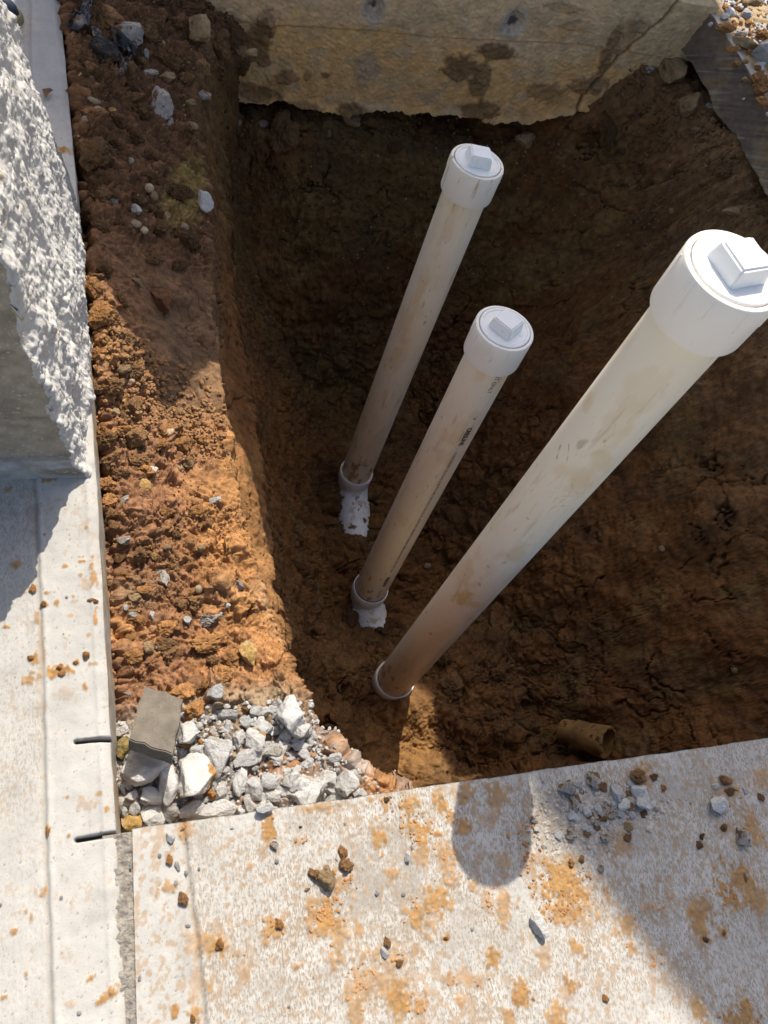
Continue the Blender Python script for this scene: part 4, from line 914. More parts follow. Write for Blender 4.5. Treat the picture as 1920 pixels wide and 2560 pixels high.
many(a2, [((675, 110, 110, 90), 'clod', 'clod_dark', 'shaded round clod just inside the ochre kerb stone'), ((880, 172, 74, 50), 'rock', 'stone_tan', 'flat tan stone on the shaded smooth clay'), ((1055, 315, 145, 165), 'rock', 'stone_red', 'reddish brown round stone bedded in the shaded ledge'),
    ((1148, 1378, 74, 60), 'rock', 'stone_tan', 'yellowish stone in the sunlit lower ledge'), ((1215, 1360, 70, 62), 'rock', 'stone_tan', 'tan stone next to the yellowish one'), ((935, 1490, 66, 72), 'pebble', 'stone_ochre', 'round ochre pebble in the sunlit crumbs'),
    ((993, 1395, 46, 60), 'rock', 'stone_white', 'small white chip in the sunlit crumbs'), ((1405, 1582, 82, 46), 'rock', 'stone_white', 'pale flat stone near the sunlit brink'), ((592, 780, 46, 34), 'rock', 'stone_tan', 'beige stone touching the kerb edge'), ((850, 812, 40, 30), 'pebble', 'pebble', 'small pale pebble in the kerb heap'),
    ((610, 965, 42, 100), 'rock', 'stone_white', 'white upright chip along the kerb'), ((800, 740, 86, 46), 'rock', 'stone_tan', 'flat tan stone on top of the kerb heap'), ((740, 1022, 66, 58), 'rock', 'stone_tan', 'brown stone at the shade edge of the kerb heap'), ((800, 1045, 50, 82), 'clod', 'clod', 'upright clod at the shade edge'),
    ((1050, 1235, 74, 84), 'clod', 'clod_orange', 'orange clod at the tip of the shadow'), ((1095, 1150, 70, 44), 'pebble', 'pebble', 'grey pebble at the tip of the shadow'), ((815, 1590, 90, 70), 'rock', 'broken_concrete', 'greyish stone in the lower sunlit crumbs'), ((1113, 915, 26, 22), 'pebble', 'pebble', 'tiny pebble on the smooth shaded clay'),
    ((640, 400, 150, 170), 'clod', 'clod_orange', 'sunlit crumbly clod leaning on the kerb, uppermost of the kerb heap'), ((740, 520, 130, 110), 'clod', 'clod', 'sunlit clod in the middle of the kerb heap'), ((830, 560, 120, 110), 'clod', 'clod', 'sunlit clod at the right of the kerb heap'), ((640, 640, 140, 90), 'clod', 'clod_orange', 'wide sunlit clod low in the kerb heap'),
    ((600, 200, 100, 150), 'clod', 'clod_orange', 'upright sunlit clod at the narrow top of the kerb heap'), ((740, 850, 130, 100), 'clod', 'clod', 'rough clod under the kerb heap'), ((640, 840, 110, 90), 'clod', 'clod', 'clod beside the kerb under the heap'), ((700, 1200, 160, 110), 'clod', 'clod', 'brown clod half in shadow near the kerb'),
    ((720, 1330, 160, 110), 'clod', 'clod', 'sunlit brown clod below the half shaded one'), ((880, 1180, 150, 100), 'clod', 'clod', 'long clod in the sunlit crumbs'), ((770, 1420, 120, 100), 'clod', 'clod', 'clod beside the round ochre pebble'), ((1180, 1210, 110, 90), 'clod', 'clod_orange', 'orange clod at the sunlit brink'),
    ((900, 1330, 130, 90), 'clod', 'clod', 'brown clod amid the sunlit crumbs'), ((1310, 1190, 60, 60), 'clod', 'clod_orange', 'small orange clod near the sunlit brink')], None, None, None)
many(a3, [((1057, 430, 60, 140), 'rock', 'broken_concrete', 'upright pale stone stuck in the sunlit clay'), ((990, 670, 52, 50), 'rock', 'stone_white', 'white round chip on grey gravelly soil'), ((1215, 702, 50, 52), 'rock', 'stone_white', 'white chip near the orange lip of the ledge'), ((815, 618, 40, 44), 'rock', 'stone_white', 'tiny white chip close to the kerb'),
    ((1557, 478, 56, 56), 'rock', 'broken_concrete', 'pale stone at the very brink'), ((1470, 606, 32, 34), 'rock', 'stone_white', 'tiny white chip near the brink'), ((880, 556, 84, 62), 'rock', 'stone_tan', 'flat sandy flake lying on the gravelly soil'), ((860, 672, 86, 50), 'rock', 'broken_concrete', 'greyish flat stone on the gravelly soil'),
    ((815, 185, 84, 56), 'rock', 'broken_concrete', 'grey stone above the dark hollow'), ((1370, 700, 150, 90), 'clod', 'broken_concrete', 'whitish crumbly lump of mortar in the soil'), ((1620, 930, 110, 150), 'rock', 'stone_ochre', 'half white half ochre stone at the pit brink'), ((1350, 850, 240, 120), 'clod', 'clod_orange', 'broad orange clod above the stone heap'),
    ((870, 940, 140, 86), 'clod', 'clod_orange', 'orange clod in a dark hollow near the shard'), ((1180, 1170, 150, 110), 'clod', 'clod_orange', 'orange clod touching the top of the shard'), ((1258, 1300, 140, 110), 'clod', 'clod_orange', 'rounded orange clod right of the shard'), ((830, 1182, 84, 42), 'rock', 'stone_grey', 'dark grey flat stone left of the shard'),
    ((1500, 970, 130, 120), 'clod', 'clod_orange', 'orange clod left of the half white stone'), ((1320, 1130, 90, 90), 'clod', 'clod_orange', 'orange clod beside the jagged white stone'), ((1450, 1060, 120, 100), 'clod', 'clod_orange', 'orange clod under the half white stone'), ((1385, 410, 70, 50), 'clod', 'clod_orange', 'small ochre clod on the smooth orange soil'),
    ((1000, 290, 120, 90), 'clod', 'clod', 'light brown clod beside the hollow'), ((1285, 500, 40, 44), 'pebble', 'pebble', 'small pebble on the orange soil'), ((1090, 235, 50, 40), 'rock', 'stone_tan', 'reddish stone on the orange slope'), ((1300, 235, 50, 40), 'rock', 'stone_tan', 'brown stone on the orange slope'),
    ((960, 885, 60, 70), 'rock', 'stone_tan', 'tan stone in the gravelly soil'), ((1020, 870, 60, 60), 'rock', 'broken_concrete', 'grey stone in the gravelly soil')], None, None, None)
many(a4, [((1055, 490, 195, 225), 'rock', 'stone_tan', 'largest tan boulder under the sawn slab at upper right'), ((1157, 700, 125, 130), 'rock', 'stone_tan', 'second boulder below the largest one at upper right'), ((82, 915, 95, 105), 'rock', 'stone_tan', 'cream angular stone in the far wall behind the rear cap'),
    ((1275, 690, 70, 74), 'rock', 'stone_grey', 'grey stone right of the second boulder'), ((1310, 790, 66, 42), 'rock', 'stone_tan', 'brown flat stone under the sawn slab'), ((1195, 845, 62, 36), 'rock', 'stone_tan', 'flat tan stone below the second boulder'), ((1030, 1366, 34, 36), 'rock', 'stone_tan', 'orange pebble in the right hand wall'),
    ((1380, 1125, 110, 90), 'clod', 'clod_dark', 'brown clod under the sawn slab edge'), ((1430, 1375, 130, 56), 'rock', 'stone_tan', 'flat tan stone in the right wall above the near cap'), ((722, 602, 36, 44), 'pebble', 'stone_tan', 'small tan pebble under the footing corner'), ((925, 300, 190, 290), 'clod', 'clod_dark', 'tall brown lump of earth stuck to the footing corner'),
    ((1040, 385, 130, 80), 'clod', 'clod', 'crumbling clod on top of the largest boulder'), ((1200, 560, 140, 90), 'clod', 'clod_dark', 'clod behind the largest boulder'), ((890, 455, 100, 50), 'rock', 'broken_concrete', 'pale mortar flake under the footing corner'), ((770, 440, 60, 60), 'rock', 'broken_concrete', 'whitish mortar lump under the footing'),
    ((500, 850, 70, 60), 'clod', 'clod_dark', 'clod in the far wall'), ((620, 800, 80, 300), 'clod', 'clod_dark', 'ridge of earth in the far wall'), ((1035, 265, 40, 40), 'rock', 'stone_tan', 'small stone in the black gap by the slab corner')], None, None, None)
many(lambda x, y, w, h: (640 + x / 2.592, y / 2.592, w / 2.592, h / 2.592), [((45, 810, 62, 46), 'pebble', 'pebble', 'pale stone in the far wall at left'), ((472, 860, 40, 52), 'rock', 'stone_tan', 'small pale stone under the middle of the footing'), ((615, 790, 110, 70), 'rock', 'stone_tan', 'tan boulder tucked under the footing'),
    ((1085, 852, 90, 50), 'rock', 'stone_red', 'brick coloured stone in the far wall'), ((365, 750, 100, 90), 'clod', 'clod_dark', 'dark clod under the footing'), ((80, 700, 130, 80), 'clod', 'clod_dark', 'clod under the left end of the footing'), ((260, 740, 90, 120), 'clod', 'clod_dark', 'second clod under the left end of the footing'),
    ((180, 870, 210, 240), 'clod', 'clod_dark', 'big rounded lump of earth bulging from the far left wall'), ((900, 960, 90, 80), 'clod', 'clod_dark', 'clod above the dark undercut')], None, None, None)
many(lambda x, y, w, h: (1280 + x / 2.592, 1280 + y / 2.592, w / 2.592, h / 2.592), [((970, 240, 34, 34), 'pebble', 'stone_tan', 'lone pinkish pebble in the dark right hand clay'), ((1440, 1020, 34, 44), 'pebble', 'stone_tan', 'tan pebble low in the right hand clay')], None, None, None)
many(lambda x, y, w, h: (640 + x / 2.592, 1280 + y / 2.592, w / 2.592, h / 2.592), [((610, 690, 110, 130), 'clod', 'clod_dark', 'round lump of clay left of the middle elbow'), ((1260, 1140, 190, 150), 'clod', 'clod_dark', 'biggest clod on the pit floor right of the near pipe'), ((1200, 960, 110, 110), 'clod', 'clod_dark', 'clod on the pit floor near the near pipe'),
    ((1520, 1310, 80, 80), 'clod', 'clod_dark', 'clod on the dark floor, right'), ((1580, 1420, 130, 120), 'clod', 'clod_dark', 'wide clod on the dark floor by the old pipe'), ((430, 1440, 70, 40), 'rock', 'broken_concrete', 'grey chip slipped down the near pit side'), ((512, 1520, 34, 60), 'rock', 'stone_grey', 'bluish chip low on the near pit side'),
    ((810, 780, 90, 80), 'clod', 'clod_dark', 'clod on the ridge between the elbows'), ((740, 850, 80, 70), 'clod', 'clod_dark', 'second clod on the ridge between the elbows'), ((1110, 350, 40, 30), 'pebble', 'pebble', 'pale fleck of stone between the two nearer pipes')], None, None, None)

# rough clods heaped along the kerb
cnt = 0
while cnt < 70:
    sy = random.uniform(60, 1650); sx = random.uniform(190, 560)
    loc = hit(sx, sy)[0]
    if loc.z < -.24 or loc.x < curb_x(loc.y) + .015: continue
    uu = (loc.x - curb_x(loc.y)) / max(.05, np.interp(loc.y, EDY, EDX) - curb_x(loc.y))
    if uu > random.uniform(.35, 1.0) or loc.y < .36 or (1.0 < loc.y < 1.4 and uu > .35): continue
    s_ = random.uniform(22, 46) * (1.0 if sy > 600 else .9)
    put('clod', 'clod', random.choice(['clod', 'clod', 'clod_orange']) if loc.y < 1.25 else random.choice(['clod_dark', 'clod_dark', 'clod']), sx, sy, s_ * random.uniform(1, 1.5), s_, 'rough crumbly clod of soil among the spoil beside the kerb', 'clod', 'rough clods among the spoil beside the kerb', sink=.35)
    cnt += 1

# --- things lying on the pavement
many(lambda x, y, w, h: (640 + x / 2.592, 1920 + y / 2.592, w / 2.592, h / 2.592), [((455, 722, 120, 105), 'rock', 'stone_tan', 'ochre and grey stone on the pavement with a dark shaded side'), ((565, 552, 52, 78), 'clod', 'clod_orange', 'upper orange clod of a pair on the pavement'), ((588, 630, 90, 82), 'clod', 'clod', 'darker brown clod under the upper orange one'),
    ((380, 690, 62, 70), 'clod', 'clod', 'brown clod left of the ochre and grey stone'), ((850, 1130, 40, 56), 'clod', 'clod', 'small brown clod above the grey pebble'), ((825, 1192, 52, 66), 'rock', 'stone_white', 'grey pebble standing alone in mid pavement'), ((985, 570, 42, 62), 'rock', 'stone_white', 'pale chip on the grey dusty patch'),
    ((785, 808, 40, 42), 'rock', 'stone_grey', 'grey chip in the centre of the dusty patch'), ((955, 820, 34, 28), 'pebble', 'stone_grey', 'small grey pebble right of the dusty patch'), ((135, 605, 34, 34), 'pebble', 'stone_grey', 'small grey pebble left on the pavement'), ((118, 508, 50, 52), 'rock', 'broken_concrete', 'grey stone close to the tooled line'),
    ((335, 787, 38, 16), 'rock', 'stone_tan', 'thin brown chip on the pavement'), ((1230, 1105, 40, 28), 'clod', 'clod', 'flat brown clod on the pavement'), ((290, 382, 24, 18), 'clod', 'clod', 'tiny brown crumb near the heap'), ((1008, 516, 30, 40), 'rock', 'stone_grey', 'grey sliver near the orange patch'), ((150, 1010, 50, 60), 'clod', 'clod_orange', 'orange crumb clod at left of the pavement'),
    ((520, 590, 26, 36), 'rock', 'stone_grey', 'dark chip beside the pair of clods'), ((1400, 1045, 26, 26), 'pebble', 'stone_grey', 'small dark pebble right on the pavement'), ((845, 205, 40, 34), 'clod', 'clod', 'brown crumb near the pavement edge'), ((930, 1265, 50, 36), 'clod', 'clod', 'reddish brown clod low on the pavement'),
    ((1378, 712, 24, 22), 'pebble', 'stone_grey', 'tiny pebble below the rounded shadow'), ((575, 360, 20, 30), 'rock', 'stone_grey', 'tiny grey chip near the crushed heap'), ((215, 1545, 22, 22), 'pebble', 'stone_grey', 'tiny pebble at the bottom left of the pavement'), ((370, 1355, 16, 36), 'rock', 'stone_grey', 'thin dark chip at the bottom left of the pavement')], None, None, None)
many(lambda x, y, w, h: (1280 + x / 2.592, 1920 + y / 2.592, w / 2.592, h / 2.592), [((180, 1022, 118, 130), 'rock', 'stone_white_soiled', 'largest loose stone on the pavement, pale with orange soil and a long shadow'), ((605, 1492, 36, 40), 'clod', 'clod_orange', 'small orange clod near the bottom edge'), ((1225, 442, 40, 36), 'clod', 'clod_dark', 'upper brown clod of two in the soft shadow'),
    ((1208, 502, 44, 44), 'clod', 'clod', 'lower brown clod of two in the soft shadow'), ((808, 48, 112, 86), 'clod', 'clod', 'brown clod on the pavement edge above the rubble'), ((918, 56, 52, 42), 'clod', 'clod', 'smaller brown clod on the pavement edge'), ((978, 132, 34, 38), 'clod', 'clod_orange', 'orange crumb right of the rubble'),
    ((355, 130, 122, 112), 'rock', 'broken_concrete', 'largest flat piece of the concrete rubble at left'), ((722, 236, 102, 92), 'rock', 'stone_white', 'central pale piece of the concrete rubble'), ((828, 150, 112, 88), 'rock', 'stone_white', 'triangular pale piece of the rubble, top right'), ((836, 226, 98, 78), 'rock', 'stone_white', 'rounded pale piece of the rubble, right'),
    ((672, 170, 78, 100), 'rock', 'stone_white', 'narrow pale piece of the rubble, top'), ((1320, 250, 124, 112), 'rock', 'stone_white', 'pale stone alone right of the rubble'), ((1487, 440, 84, 112), 'rock', 'broken_concrete', 'flat grey stone near the right edge'), ((1320, 117, 52, 40), 'rock', 'stone_white', 'small white chip near the pavement edge'),
    ((1503, 142, 32, 42), 'rock', 'stone_white', 'tiny white chip near the pavement edge, far right'), ((516, 84, 80, 92), 'rock', 'broken_concrete', 'grey piece of the rubble near the pavement edge'), ((400, 230, 62, 100), 'rock', 'broken_concrete', 'upright grey piece at left of the rubble'), ((690, 290, 60, 56), 'rock', 'stone_white', 'small pale piece under the central rubble piece'),
    ((775, 310, 50, 50), 'rock', 'stone_white', 'small pale piece right below the central rubble'), ((605, 460, 64, 52), 'rock', 'broken_concrete', 'grey piece at the lower end of the rubble'), ((540, 130, 60, 40), 'rock', 'broken_concrete', 'flat chip in the upper rubble'), ((140, 330, 44, 44), 'rock', 'broken_concrete', 'chip at the left end of the rubble'),
    ((158, 402, 34, 30), 'rock', 'stone_white', 'white chip at the left end of the rubble'), ((380, 425, 70, 66), 'rock', 'broken_concrete', 'brownish grey piece below the rubble'), ((480, 290, 60, 60), 'rock', 'stone_white', 'pale piece in the middle left of the rubble'), ((590, 330, 60, 50), 'rock', 'clod', 'rust coloured lump in the rubble'),
    ((752, 385, 46, 56), 'rock', 'stone_tan', 'tan lump below the rubble'), ((378, 612, 44, 50), 'clod', 'clod_orange', 'orange lump at the top of the orange soil patch'), ((450, 595, 44, 36), 'clod', 'clod_orange', 'second orange lump on top of the orange soil patch'), ((570, 655, 44, 34), 'rock', 'broken_concrete', 'pinkish chip right of the orange soil patch'),
    ((1255, 1110, 44, 40), 'clod', 'clod', 'brown crumb in the soft shadow'), ((1370, 1065, 30, 40), 'clod', 'clod_orange', 'orange crumb in the soft shadow'), ((1610, 190, 40, 44), 'clod', 'clod', 'brown crumb at the right edge'), ((1370, 390, 56, 36), 'clod', 'clod', 'brown crumb under the lone pale stone'),
    ((1510, 712, 20, 46), 'pebble', 'stone_tan', 'tiny upright chip on an orange patch'), ((1410, 150, 70, 50), 'clod', 'clod', 'brown crumb by the small white chip'), ((1375, 75, 90, 50), 'clod', 'clod', 'brown crumb patch near the pavement edge, right')], None, None, None)
many(lambda x, y, w, h: (x / 2.592, 1920 + y / 2.592, w / 2.592, h / 2.592), [((1100, 448, 62, 66), 'rock', 'stone_white', 'grey white stone on the smooth band of the pavement'), ((1146, 628, 54, 84), 'rock', 'stone_grey', 'grey tilted chip on the smooth band'), ((1100, 596, 40, 60), 'clod', 'clod_orange', 'orange brown clod left of the grey chip'),
    ((1190, 846, 60, 74), 'clod', 'clod', 'brown clod on the tooled line'), ((1140, 750, 36, 48), 'rock', 'stone_grey', 'small grey chip at the end of an orange smear'), ((1222, 1022, 50, 26), 'rock', 'stone_grey', 'dark sliver beside the tooled line'), ((1207, 680, 34, 34), 'rock', 'stone_grey', 'dark chip on the tooled line'),
    ((1036, 568, 26, 30), 'pebble', 'stone_grey', 'small pebble on the smooth band'), ((397, 842, 26, 30), 'pebble', 'stone_grey', 'lone dark pebble on the left slab'), ((310, 405, 30, 60), 'clod', 'clod_orange', 'orange brown crumb on the line of the left slab'), ((1420, 1142, 56, 60), 'clod', 'clod_orange', 'orange clod right of the tooled line'),
    ((1250, 1625, 30, 44), 'clod', 'clod_orange', 'orange crumb at the bottom of the tooled line'), ((1505, 392, 36, 18), 'rock', 'stone_grey', 'grey chip near the pavement edge'), ((514, 1586, 26, 24), 'pebble', 'stone_white', 'small pebble at the bottom of the left slab'), ((848, 640, 20, 40), 'pebble', 'stone_grey', 'pebble stuck in the joint'),
    ((905, 1362, 26, 42), 'pebble', 'stone_grey', 'pebble stuck low in the joint'), ((4, 888, 22, 26), 'pebble', 'stone_grey', 'dark pebble at the left frame edge'), ((1290, 655, 22, 28), 'pebble', 'stone_grey', 'tiny dark pebble right of the tooled line')], None, None, None)
many(lambda x, y, w, h: (x / 2.592, 1280 + y / 2.592, w / 2.592, h / 2.592), [((595, 570, 50, 22), 'clod', 'clod_orange', 'left half of a broken orange crumb at the kerb edge'), ((622, 580, 34, 26), 'clod', 'clod_orange', 'right half of a broken orange crumb at the kerb edge'), ((555, 930, 44, 44), 'clod', 'clod_orange', 'largest orange crumb on the left slab'),
    ((405, 1048, 50, 34), 'clod', 'clod_orange', 'lower crumb of an orange scatter on the left slab'), ((388, 1010, 40, 34), 'clod', 'clod_orange', 'upper crumb of an orange scatter on the left slab'), ((432, 552, 22, 20), 'pebble', 'stone_grey', 'grey pebble among orange spots on the left slab'), ((290, 146, 18, 16), 'pebble', 'stone_grey', 'tiny pebble at the shadow edge'),
    ((495, 977, 36, 26), 'clod', 'clod_orange', 'orange crumb next to the largest one'), ((200, 945, 40, 30), 'clod', 'clod_orange', 'orange crumb left of the groove'), ((215, 500, 40, 56), 'clod', 'clod_orange', 'upright orange crumb near the shadow'), ((285, 600, 36, 40), 'clod', 'clod_orange', 'orange crumb just right of the groove'), ((412, 790, 12, 12), 'pebble', 'stone_grey', 'tiny dark speck of stone on the left slab')], None, None, None)

cnt = 0
while cnt < 60:
    px, py = random.gauss(640, 170), random.gauss(230, 95)
    if py < 40 or px < 120 or px > 960: continue
    s_ = random.uniform(10, 26) * (1.5 if random.random() < .15 else 1)
    put('stone_chip', 'rock', random.choice(['stone_white', 'stone_white', 'broken_concrete', 'stone_grey', 'clod']), 1280 + px / 2.592, 1920 + py / 2.592, s_, s_ * random.uniform(.6, .95), 'small broken chip in the loose rubble on the pavement near the pit edge', 'stone chip', 'small chips in the loose rubble on the pavement', flat=.4)
    cnt += 1

# rubble on the sunlit slab at upper right
def top_put(sx, sy, w, h, kind, mn, lab, group=None):
    c = onz(sx, sy, 0.01); mpp = abs((CH) / pray(sx, sy)[2]) / FPX
    o = link(bpy.data.objects.new({'rock': 'stone', 'pebble': 'pebble', 'clod': 'clod'}[kind], rockmesh(kind, mn, random.randrange({'rock': 12, 'pebble': 5, 'clod': 8}[kind]))))
    o.location = c + np.array([0, 0, 0.2 * min(w, h) * mpp]); o.scale = (w * mpp, h * mpp * 1.3, min(w, h) * mpp); o.rotation_euler = (random.uniform(-.3, .3), random.uniform(-.3, .3), random.uniform(-.3, .3))
    tag(o, lab, {'rock': 'stone', 'pebble': 'pebble', 'clod': 'clod'}[kind], group); return o
for q in ((1410, 85, 80, 60, 'rock', 'stone_white', 'whitish stone on the sunlit slab'), (1505, 30, 60, 50, 'rock', 'stone_tan', 'tan stone at the top edge on the sunlit slab'), (1570, 20, 110, 60, 'rock', 'stone_tan', 'wide tan stone at the top edge on the sunlit slab'),
          (1510, 290, 200, 66, 'rock', 'stone_tan', 'long flat ochre stone on the sunlit slab'), (1625, 370, 170, 180, 'rock', 'stone_grey', 'big grey speckled stone on the right frame edge'), (1590, 560, 170, 150, 'clod', 'clod_orange', 'large sunlit orange clod on the slab'),
          (1505, 400, 56, 60, 'rock', 'stone_tan', 'small tan stone left of the grey speckled one'), (1430, 330, 90, 50, 'clod', 'clod_orange', 'orange clod left of the long flat stone'), (1610, 670, 110, 90, 'clod', 'clod_orange', 'orange clod below the large one'), (1380, 190, 120, 70, 'clod', 'clod_orange', 'flat orange clod near the sawn edge'),
          (1520, 100, 80, 50, 'rock', 'stone_white', 'second whitish stone on the sunlit slab'), (1620, 230, 80, 70, 'clod', 'clod_orange', 'orange clod above the grey speckled stone'), (1450, 420, 60, 50, 'clod', 'clod_orange', 'orange crumb by the small tan stone'), (1500, 530, 50, 60, 'rock', 'stone_tan', 'tan stone close to the sawn edge')):
    top_put(1280 + q[0] / 2.592, q[1] / 2.592, q[2] / 2.592, q[3] / 2.592, q[4], q[5], q[6])

# --- uncountable crumbs: many little lumps joined in one object per ground
def crumbs(name, pts, sizes, matn, label, sub=2, seed=5, sq=.8):
    r_ = np.random.default_rng(seed)
    base = [rock_v(300 + seed + i, sub, 7, .35, (1, .8, .65), .45) for i in range(6)]
    Vs, Fs, n_ = [], [], 0
    for (p_, s) in zip(pts, sizes):
        V, F = base[r_.integers(6)]
        q = r_.normal(size=4); q /= np.linalg.norm(q); a, b, c, d = q
        Rm = np.array([[1 - 2 * (c * c + d * d), 2 * (b * c - a * d), 2 * (b * d + a * c)], [2 * (b * c + a * d), 1 - 2 * (b * b + d * d), 2 * (c * d - a * b)], [2 * (b * d - a * c), 2 * (c * d + a * b), 1 - 2 * (b * b + c * c)]])
        Vs.append((V * s) @ Rm.T * np.array([1, 1, sq]) + p_); Fs.append(F + n_); n_ += len(V)
    o = obj(name, mesh_np(name, np.concatenate(Vs), np.concatenate(Fs), mats=(M[matn],), smooth=False))
    tag(o, label, name.replace('_', ' '), kind='stuff'); return o
# ledge crumbs, following the sheet
Pf = P.reshape(-1, 3); Nf = Nn.reshape(-1, 3)
dens = (rough_b * (0.25 + ss(-.2, .5, fbm(X * 8, Y * 8, seed=300, o=3)))).reshape(-1); 
area = (np.gradient(gx)[None, :] * np.gradient(gy)[:, None]).reshape(-1)
def sample(d, n_, seed):
    r_ = np.random.default_rng(seed); w_ = d * area; return r_.choice(len(w_), n_, p=w_ / w_.sum())
low_ = (Y < 1.15).reshape(-1)
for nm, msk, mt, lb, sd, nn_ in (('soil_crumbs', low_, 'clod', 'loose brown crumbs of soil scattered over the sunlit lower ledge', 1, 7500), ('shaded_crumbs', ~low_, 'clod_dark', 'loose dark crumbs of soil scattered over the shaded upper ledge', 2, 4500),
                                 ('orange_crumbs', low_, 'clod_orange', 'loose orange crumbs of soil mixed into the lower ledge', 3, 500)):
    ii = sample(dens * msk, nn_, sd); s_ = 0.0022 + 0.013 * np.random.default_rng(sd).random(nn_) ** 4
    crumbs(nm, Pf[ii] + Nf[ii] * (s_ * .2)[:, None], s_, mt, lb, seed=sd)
ii = sample(dens, 260, 4); s_ = 0.003 + 0.006 * np.random.default_rng(4).random(260) ** 3
crumbs('grit', Pf[ii] + Nf[ii] * (s_ * .3)[:, None], s_, 'pebble', 'pale grit and tiny pebbles spread over the ledge', seed=4)
ii = sample(((0.15 + crumb) * wallm * (X > .2) * (Y > .17)).reshape(-1), 4200, 6); s_ = 0.005 + 0.022 * np.random.default_rng(6).random(4200) ** 3.2
crumbs('floor_clods', Pf[ii] + Nf[ii] * (s_ * .1)[:, None], s_, 'clod_dark', 'small dark clods on the walls and floor of the pit', seed=6)
ii = sample((wallm * (X > .3) * (Y > .3)).reshape(-1), 900, 21); s_ = 0.0022 + 0.007 * np.random.default_rng(21).random(900) ** 3
crumbs('wall_flecks', Pf[ii] + Nf[ii] * (s_ * .3)[:, None], s_, 'pebble', 'tiny pale stones and flecks stuck in the clay walls of the pit', seed=21)
gm = (ss(.30, .02, redge - X) * ss(.35, .0, np.abs(Y - 1.75) - .6) * (redge - X > -0.03)).reshape(-1)
ii = sample(gm, 900, 8); s_ = 0.006 + 0.02 * np.random.default_rng(8).random(900) ** 2.5
crumbs('slab_base_gravel', Pf[ii] + Nf[ii] * (s_ * .2)[:, None], s_, 'clod_dark', 'dark loose gravel below the sawn slab edge', seed=8)
ii = sample((front_pile * (Y < .34)).reshape(-1), 1500, 9); s_ = 0.003 + 0.009 * np.random.default_rng(9).random(1500) ** 2
crumbs('stone_grit', Pf[ii] + Nf[ii] * (s_ * .3)[:, None], s_, 'stone_white', 'pale stone grit among the crushed stones', seed=9)
# grit on the pavement
def pave_pts(lst, n_, seed, spread=1.2):
    r_ = np.random.default_rng(seed); pts = []
    wts = np.array([l[2] * l[3] for l in lst], float); wts /= wts.sum()
    while len(pts) < n_:
        l = lst[r_.choice(len(lst), p=wts)]
        c = onz(l[0] + r_.normal() * l[2] * spread * .6, l[1] + r_.normal() * l[3] * spread * .6)
        if c[1] < .135 and c[0] > -.06: pts.append(c)
    return np.array(pts)
pp = pave_pts([c6(350, 760, 190, 130), c6(330, 900, 120, 70), c5(560, 760, 90, 60), c5(450, 960, 100, 100), c5(990, 240, 60, 50), c5(1040, 400, 75, 90)] + ORANGE[::3], 1300, 11)
s_ = 0.0015 + 0.006 * np.random.default_rng(11).random(1300) ** 4; crumbs('pavement_crumbs', pp + np.array([0, 0, .001]), s_, 'clod_orange', 'orange soil crumbs sprinkled on the pavement', seed=11, sub=1, sq=.6)
pp = pave_pts([c6(650, 260, 280, 150), c6(330, 350, 160, 160), c6(480, 480, 160, 120), c6(330, 330, 160, 100)], 1500, 12)
s_ = 0.002 + 0.011 * np.random.default_rng(12).random(1500) ** 5; crumbs('rubble_grit', pp + np.array([0, 0, -.0005]), s_, 'rubble', 'broken grey grit around the rubble on the pavement', seed=12, sub=2, sq=.6)
r_ = np.random.default_rng(13); pp = np.stack([1.9 + .5 * r_.random(1600) ** 1.3, 1.6 + 1.1 * r_.random(1600), np.full(1600, .006)], -1)
pp[:, 0] += 0.0; s_ = 0.005 + 0.022 * r_.random(1600) ** 3; crumbs('slab_rubble', pp, s_, 'clod_orange', 'sandy rubble crumbs covering the sunlit slab at upper right', seed=13)
pp = pp[:500] + np.array([.004, .003, .003]); crumbs('slab_chips', pp + np.random.default_rng(14).normal(size=pp.shape) * [.05, .05, 0], s_[:500] * 1.1, 'stone_white', 'whitish chips among the sandy rubble at upper right', seed=14)

# ------------------------------------------------------------------ pipes
def ring_mesh(name, prof, matn, seg=72, parent=None, smooth=True, sharp=False):
    """lathe: prof = [(r, z), ...]"""
    a = np.linspace(0, 2 * np.pi, seg, endpoint=False)
    V = np.concatenate([np.stack([r * np.cos(a), r * np.sin(a), np.full(seg, z)], -1) for r, z in prof])
    F = gridF(len(prof), seg, wrap=True)
    me = mesh_np(name, V, F, mats=(M[matn],), smooth=smooth)
    o = obj(name, me, parent)
    if sharp: me.set_sharp_from_angle(angle=math.radians(35))
    return o

def text_mesh(s, size, bold=False):
    c = bpy.data.curves.new('t', 'FONT'); c.body = s; c.size = size; c.resolution_u = 2
    if bold: c.offset = size * 0.035
    t = bpy.data.objects.new('t', c); COL.objects.link(t)
    dg = bpy.context.evaluated_depsgraph_get(); me = bpy.data.meshes.new_from_object(t.evaluated_get(dg))
    V = np.array([v.co[:] for v in me.vertices]); F = [tuple(p.vertices) for p in me.polygons]
    bpy.data.objects.remove(t); bpy.data.curves.remove(c); bpy.data.meshes.remove(me)
    return V, F

def wrap_text(items, r, zt, ang, parent, name='print', seed=0):
    """items: (text, distance below zt, glyph size, bold); reads downwards, glyph tops towards +angle"""
    Vs, Fs, n_ = [], [], 0
    for (s, d, size, bold) in items:
        V, F = text_mesh(s, size, bold)
        if len(V) == 0: continue
        th = ang + V[:, 1] / r
        Vs.append(np.stack([(r + .0005) * np.cos(th), (r + .0005) * np.sin(th), zt - d - V[:, 0]], -1)); Fs += [tuple(i + n_ for i in f) for f in F]; n_ += len(V)
    return obj(name, mesh_np(name, np.concatenate(Vs), Fs, mats=(M['ink'],), smooth=False), parent)

